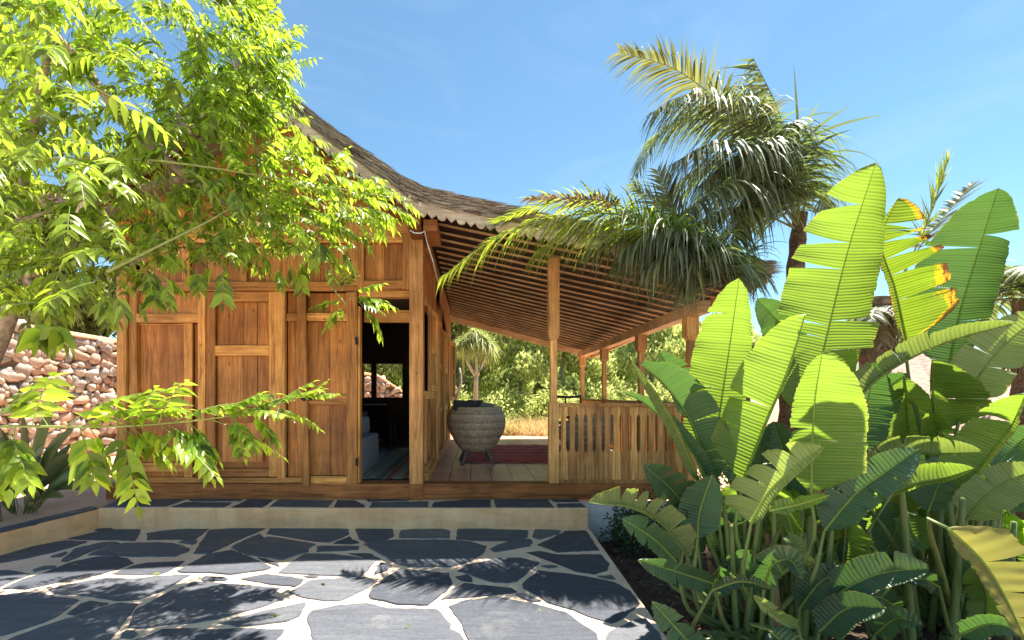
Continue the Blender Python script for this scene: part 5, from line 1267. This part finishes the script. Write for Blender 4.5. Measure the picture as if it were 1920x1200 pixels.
for k in range(17):
    x=random.uniform(120,540); f=1-.35*max(0,x)/560
    compound(i2,tw,sh(x,0).copy(),Vector((random.uniform(.3,1),random.uniform(-.4,.4),random.choice((random.uniform(.35,.9),random.uniform(-.9,-.3))))).normalized(),.28*f,8,.072*f,.018*f,.25,random.uniform(.2,.8))
inst+=i2
leaf_obj('foliage',inst,M['leaf_tree'],tr)
mb=MB()
for pts in tw: mb.tube(pts,[.0022]*(len(pts)-1)+[.001],3,cap=False)
mb.build('leaf_stalks',M['twig'],tr)
# ------------------------------------------------------------------ strap-leaved plant left of the patio
sp=empty('strap_leaved_plant',(-4.35,4.4,.18),'dark green strap-leaved clump in front of the stone wall at the left edge','plant')
def strap(b,base,tip,L,w,mat='strap',bow=.25):
    a=Vector(base); c=Vector(tip); mid=(a+c)/2+Vector((0,0,bow*(c-a).length)); pts=bez([a,mid,c],16); mb=MB(); mb.cur=random.random(); prev=None
    S=(c-a).cross(Vector((random.uniform(-.4,.4),1,random.uniform(-.2,.4)))).normalized()
    for i,p in enumerate(pts):
        t=i/15; wd=.006 if t<.35 else w*math.sin(math.pi*min(1,(t-.33)/.67))**.7+.0008; T=(pts[min(i+1,15)]-pts[max(i-1,0)]).normalized(); N=S.cross(T)
        r=[mb.vert(p-S*wd+N*wd*.35),mb.vert(p),mb.vert(p+S*wd+N*wd*.35)]
        if prev: mb.face([prev[0],prev[1],r[1],r[0]]); mb.face([prev[1],prev[2],r[2],r[1]])
        prev=r
    mb.build('leaf',M[mat],b,smooth=True)
for k in range(34):
    a=random.uniform(0,6.28); r=random.uniform(.25,.85); h=random.uniform(.25,1.0)*(1.15-r*.6)
    strap(sp,(-4.35+.08*math.cos(a),4.4+.08*math.sin(a),.18),(-4.35+r*math.cos(a),4.4+r*.45*math.sin(a),.18+h),0,random.uniform(.04,.065),bow=random.uniform(.08,.3))
for (x,y) in ((155,870),(168,915),(120,930),(70,960),(140,800),(100,760),(40,770)):
    strap(sp,(-4.35,4.4,.18),P(x,y,4.3),0,.05,bow=.18)
# small dark shrub against the plinth, ground cover in the bed
def shrub(name,c,rx,ry,rz,n,size,mat,label,cat='shrub',asp=.45,stems=7):
    t=empty(name,(c[0],c[1],c[2]),label,cat); inst=[]
    for k in range(n):
        v=Vector((random.gauss(0,1),random.gauss(0,1),abs(random.gauss(0,1)))).normalized()*random.uniform(.45,1)**.5
        lump=1+.25*math.sin(v.x*7+c[0])*math.sin(v.y*6+2)+.1*random.random()
        p=Vector((c[0]+v.x*rx*lump,c[1]+v.y*ry*lump,c[2]+.03+v.z*rz*lump)); d=(v+Vector((random.gauss(0,.5),random.gauss(0,.5),random.gauss(0,.5)))).normalized()
        inst.append((p,d,rnd_perp(d),size*random.uniform(.6,1.3),size*asp*.5,.2))
    leaf_obj('foliage',inst,M[mat],t); mb=MB()
    for k in range(stems):
        a=random.uniform(0,6.28); mb.tube([(c[0],c[1],c[2]-.02),(c[0]+rx*.4*math.cos(a),c[1]+ry*.4*math.sin(a),c[2]+rz*.5),(c[0]+rx*.7*math.cos(a),c[1]+ry*.7*math.sin(a),c[2]+rz*.8)],[.008,.006,.003],5)
    mb.build('stems',M['bark'],t); return t
shrub('shrub',(1.62,4.25,-.13),.36,.26,.42,1800,.045,'shrub','small dark glossy shrub against the grey plinth at the end of the step')
shrub('shrub',(3.6,4.6,-.13),.7,.4,.75,2200,.07,'shrub','dark green bush low behind the right-hand paddle-leaved clump')
shrub('shrub',(2.75,4.9,-.13),.5,.4,.8,1800,.06,'strap','mid-green bush behind the gap between the two paddle-leaved clumps')
# fallen leaves on the paving
for k,(x,y) in enumerate([(145,1061),(697,944+95),(299,1078),(343,1030),(281,1174),(610,1100),(820,1062),(1010,1150),(420,1130),(1140,1010),(960,985),(520,1160),(760,1180),(205,1015)]):
    p=G(x,y); p.z=.013; o=leaf_obj('fallen_leaf',[(p,Vector((random.uniform(-1,1),random.uniform(-1,1),0)).normalized(),Vector((0,1,.1)).normalized(),.045,.011,-.05)],M['leaf_tree'],None,origin=p)
    tag(o,'small green leaf fallen on the slate paving','leaf','fallen leaves on the paving')
# ------------------------------------------------------------------ trees on the slope behind
def pine_proto(name,h,rad,n,mat,seed,size,label):
    random.seed(seed); t=empty(name,(0,0,0),label,'tree','pine trees on the slope behind the house')
    lob=[]
    for k in range(13):
        a=random.uniform(0,6.28); zz=random.uniform(.18,.95); r=rad*(1.05-zz*.75)*random.uniform(.35,1)
        lob.append((r*math.cos(a),r*math.sin(a),h*zz,rad*random.uniform(.28,.5)))
    mb=MB(); mb.tube([(0,0,-.3),(.05*h,.02*h,h*.4),(.02*h,0,h*.85)],[.035*h,.022*h,.006*h],7)
    mb.build('trunk',M['bark'],t)
    C=[]
    for k in range(n):
        x,y,z,r=random.choice(lob); v=Vector((random.gauss(0,1),random.gauss(0,1),random.gauss(0,.8))).normalized()*r*random.uniform(.55,1.08)
        C.append((x+v.x,y+v.y,max(.15,z+v.z*.8)))
    C=np.array(C); nn=len(C); a=RNG.normal(size=(nn,3)); a[:,2]=np.abs(a[:,2])*.9+.5; a/=np.linalg.norm(a,axis=1)[:,None]; b=np.cross(a,RNG.normal(size=(nn,3))); b/=np.linalg.norm(b,axis=1)[:,None]; s=size*RNG.uniform(.6,1.5,nn)[:,None]
    V=np.stack([C-a*s*.3,C+b*s*.22+a*s*.3,C+a*s,C-b*s*.22+a*s*.3],1).reshape(-1,3); F=np.arange(4*nn).reshape(nn,4)
    np_obj('crown',V,F,M[mat],np.repeat(RNG.random(nn),4),parent=t)
    return t
protos=[pine_proto('pine_tree',4.6,2.0,11000,'pine',11,.17,''),pine_proto('pine_tree',3.8,2.0,10000,'pine',12,.16,''),pine_proto('pine_tree',5.2,2.2,11000,'pine_dark',13,.18,''),pine_proto('pine_tree',3.0,1.8,9000,'pine',14,.14,'')]
used=[False]*4; random.seed(21)
PL='sunlit yellow-green pine among the trees massed on the slope behind the veranda'
PD='darker green pine among the trees massed on the slope behind the veranda'
def put(i,x,y,s,label=None,group=None):
    o=protos[i] if not used[i] else copy_tree(protos[i]); used[i]=True
    o.location=(x,y,gh(x,y)-.1); o.rotation_euler=(0,0,random.uniform(0,6.28)); o.scale=(s,s,s*random.uniform(.85,1.1))
    o['label']=label or (PD if i==2 else PL); return o
k=0
for row,(y0,x0,x1,st) in enumerate(((17.5,-2.2,9.5,1.75),(21.5,-3.5,13,2.3),(27,-5,17,2.8),(35,-6,24,3.8),(46,-8,34,5),(60,-10,46,6.5),(78,-14,60,8.5))):
    x=x0
    while x<x1:
        i=random.choice((0,1,0,1,3,1,0,3,2)) if row<5 else random.choice((0,1,3,2))
        put(i,x+random.uniform(-.6,.6),y0+random.uniform(-1.2,1.2),random.uniform(.80,1.02)*(1 if row<2 else 1.1+.08*row)); x+=st*random.uniform(.8,1.2)
LL='dark green pine behind the rubble wall at the left'
for x,y,s in ((-13,13,1.1),(-10.8,14.5,1.0),(-15.5,15,1.3),(-8.5,16.5,1.0),(-6.3,17.5,.95),(-4.3,17.5,.8),(-18,18,1.4),(-12.4,18,1.3)):
    o=put(2,x,y,s,LL,None); o['group']='pines behind the rubble wall'
# many-headed ponytail tree
pt=empty('ponytail_palm',(.05,12.6,.28),'pale-stemmed many-headed ponytail palm on the meadow behind the wicker armchair','tree')
def PP(x,y): return P(x,y,12.6)
mb=MB(); 
mb.tube(bez([PP(893,800),PP(892,745),PP(893,705)],8),[.15,.10,.08,.075,.07,.07,.065,.06],10)
heads=[((893,708),(876,678),(866,648)),((893,708),(893,670),(890,632)),((893,708),(906,680),(914,650))]
for hh in heads: mb.tube(bez([PP(*q) for q in hh],8),[.045-.002*i for i in range(8)],8)
mb.build('trunk',simple('pale_ponytail_bark',(.62,.50,.36),.8),pt,smooth=True)
inst=[]
for c in ((864,644),(890,626),(916,646),(878,636),(903,636)):
    for k in range(260):
        p=PP(*c); v=Vector((random.gauss(0,1),random.gauss(0,1),random.gauss(.35,.8))).normalized(); side=v.cross(Vector((0,0,1))).normalized() if abs(v.z)<.95 else rnd_perp(v)
        inst.append((p,v,side,random.uniform(.30,.52),.016,random.uniform(.5,1.1)))
leaf_obj('foliage',inst,M['green_spiky'],pt)
for q,(x,y,lab) in enumerate(((875,745,'small spiky yellow-green plant at the foot of the ponytail palm, left one'),(930,740,'small spiky yellow-green plant at the foot of the ponytail palm, right one'))):
    t=empty('spiky_plant',P(x,y+50,12.0),lab,'plant'); t.location.z=.3; inst=[]
    for k in range(240):
        v=Vector((random.gauss(0,1),random.gauss(0,1),abs(random.gauss(1.2,.6)))).normalized(); inst.append((Vector((t.location.x,t.location.y,.3)),v,rnd_perp(v),random.uniform(.6,1.25),.02,random.uniform(.2,.7)))
    leaf_obj('foliage',inst,M['green_spiky'],t)
dead=empty('bare_trunk',P(848,770,11.2),'leaning grey bare tree trunk behind the wicker armchair','tree'); dead.location.z=.28
mb=MB(); mb.tube(bez([P(846,800,11.2),P(854,750,11.2),P(864,720,11.3),P(862,690,11.4)],10),[.07-.005*i for i in range(10)],8); mb.build('trunk',M['bark'],dead,smooth=True)
# bushes at the foot of the trees
random.seed(5)
for k,(x,y,s) in enumerate(((2.6,14.8,1.0),(4.2,15.4,1.2),(1.1,15.5,1.0),(6.2,14.8,1.2),(-.9,15.2,1.0),(8.4,14.4,1.3))):
    shrub('bush',(x,y,.25),1.05*s,.7*s,1.15*s,2200,.17,'pine',['bush','rounded bush','dense bush','broad bush','low bush','wide bush'][k]+' of pale green scrub under the pines, '+['behind the front veranda post','behind the middle side posts','right of the ponytail palm','behind the front right post','left of the ponytail palm','seen behind the tall paddle leaves'][k],'bush',.35)
# dry ornamental grass
inst=[]
for cx,cy,n,h in ((.95,11.9,900,.62),(1.75,11.7,1000,.62),(2.5,12.2,800,.55),(3.4,12.0,800,.6),(4.6,12.2,700,.5),(.3,12.9,300,.4),(5.8,12.4,600,.5)):
    for k in range(n):
        b=Vector((cx+random.gauss(0,.26),cy+random.gauss(0,.2),.27)); v=Vector((random.gauss(0,.5),random.gauss(0,.4),1)).normalized(); inst.append((b,v,rnd_perp(v),h*random.uniform(.6,1.3),.006,random.uniform(.1,.7)))
o=leaf_obj('dry_grass',inst,M['grass'],None,origin=(1.8,12,.27)); tag(o,'tufts of pale straw-coloured dry grass beyond the veranda','grass',kind='stuff')
# sunlit thatched parasol roof beyond the right clump
um=empty('thatched_shelter',(5.6,6.3,.1),'pinkish sun-bleached straw cone roof of a garden shelter behind the right-hand plants','shelter')
mb=MB(); n=48; rows=10; c=(6.1,6.1); prev=None
for j in range(rows+1):
    t=j/rows; r=.05+1.75*t; z=1.85-1.35*t; ring=[mb.vert((c[0]+(r+random.uniform(-.015,.015))*math.cos(6.283*k/n),c[1]+(r+random.uniform(-.015,.015))*math.sin(6.283*k/n),z+random.uniform(-.015,.015))) for k in range(n)]
    if prev:
        for k in range(n): mb.face([prev[k],prev[(k+1)%n],ring[(k+1)%n],ring[k]])
    prev=ring
pink=simple('sun_bleached_straw',(.44,.31,.26),.95,nscale=30,var=.35,bump=.8,dist=.02)
o=mb.build('straw_cone',pink,um,smooth=False); s_=o.modifiers.new('thick','SOLIDIFY'); s_.thickness=.1
mb=MB(); mb.tube([(6.1,6.1,-.1),(6.1,6.1,1.8)],.06,10); mb.build('pole',M['bark'],um)
# twig with small plants poking above the ridge (a far conifer top)
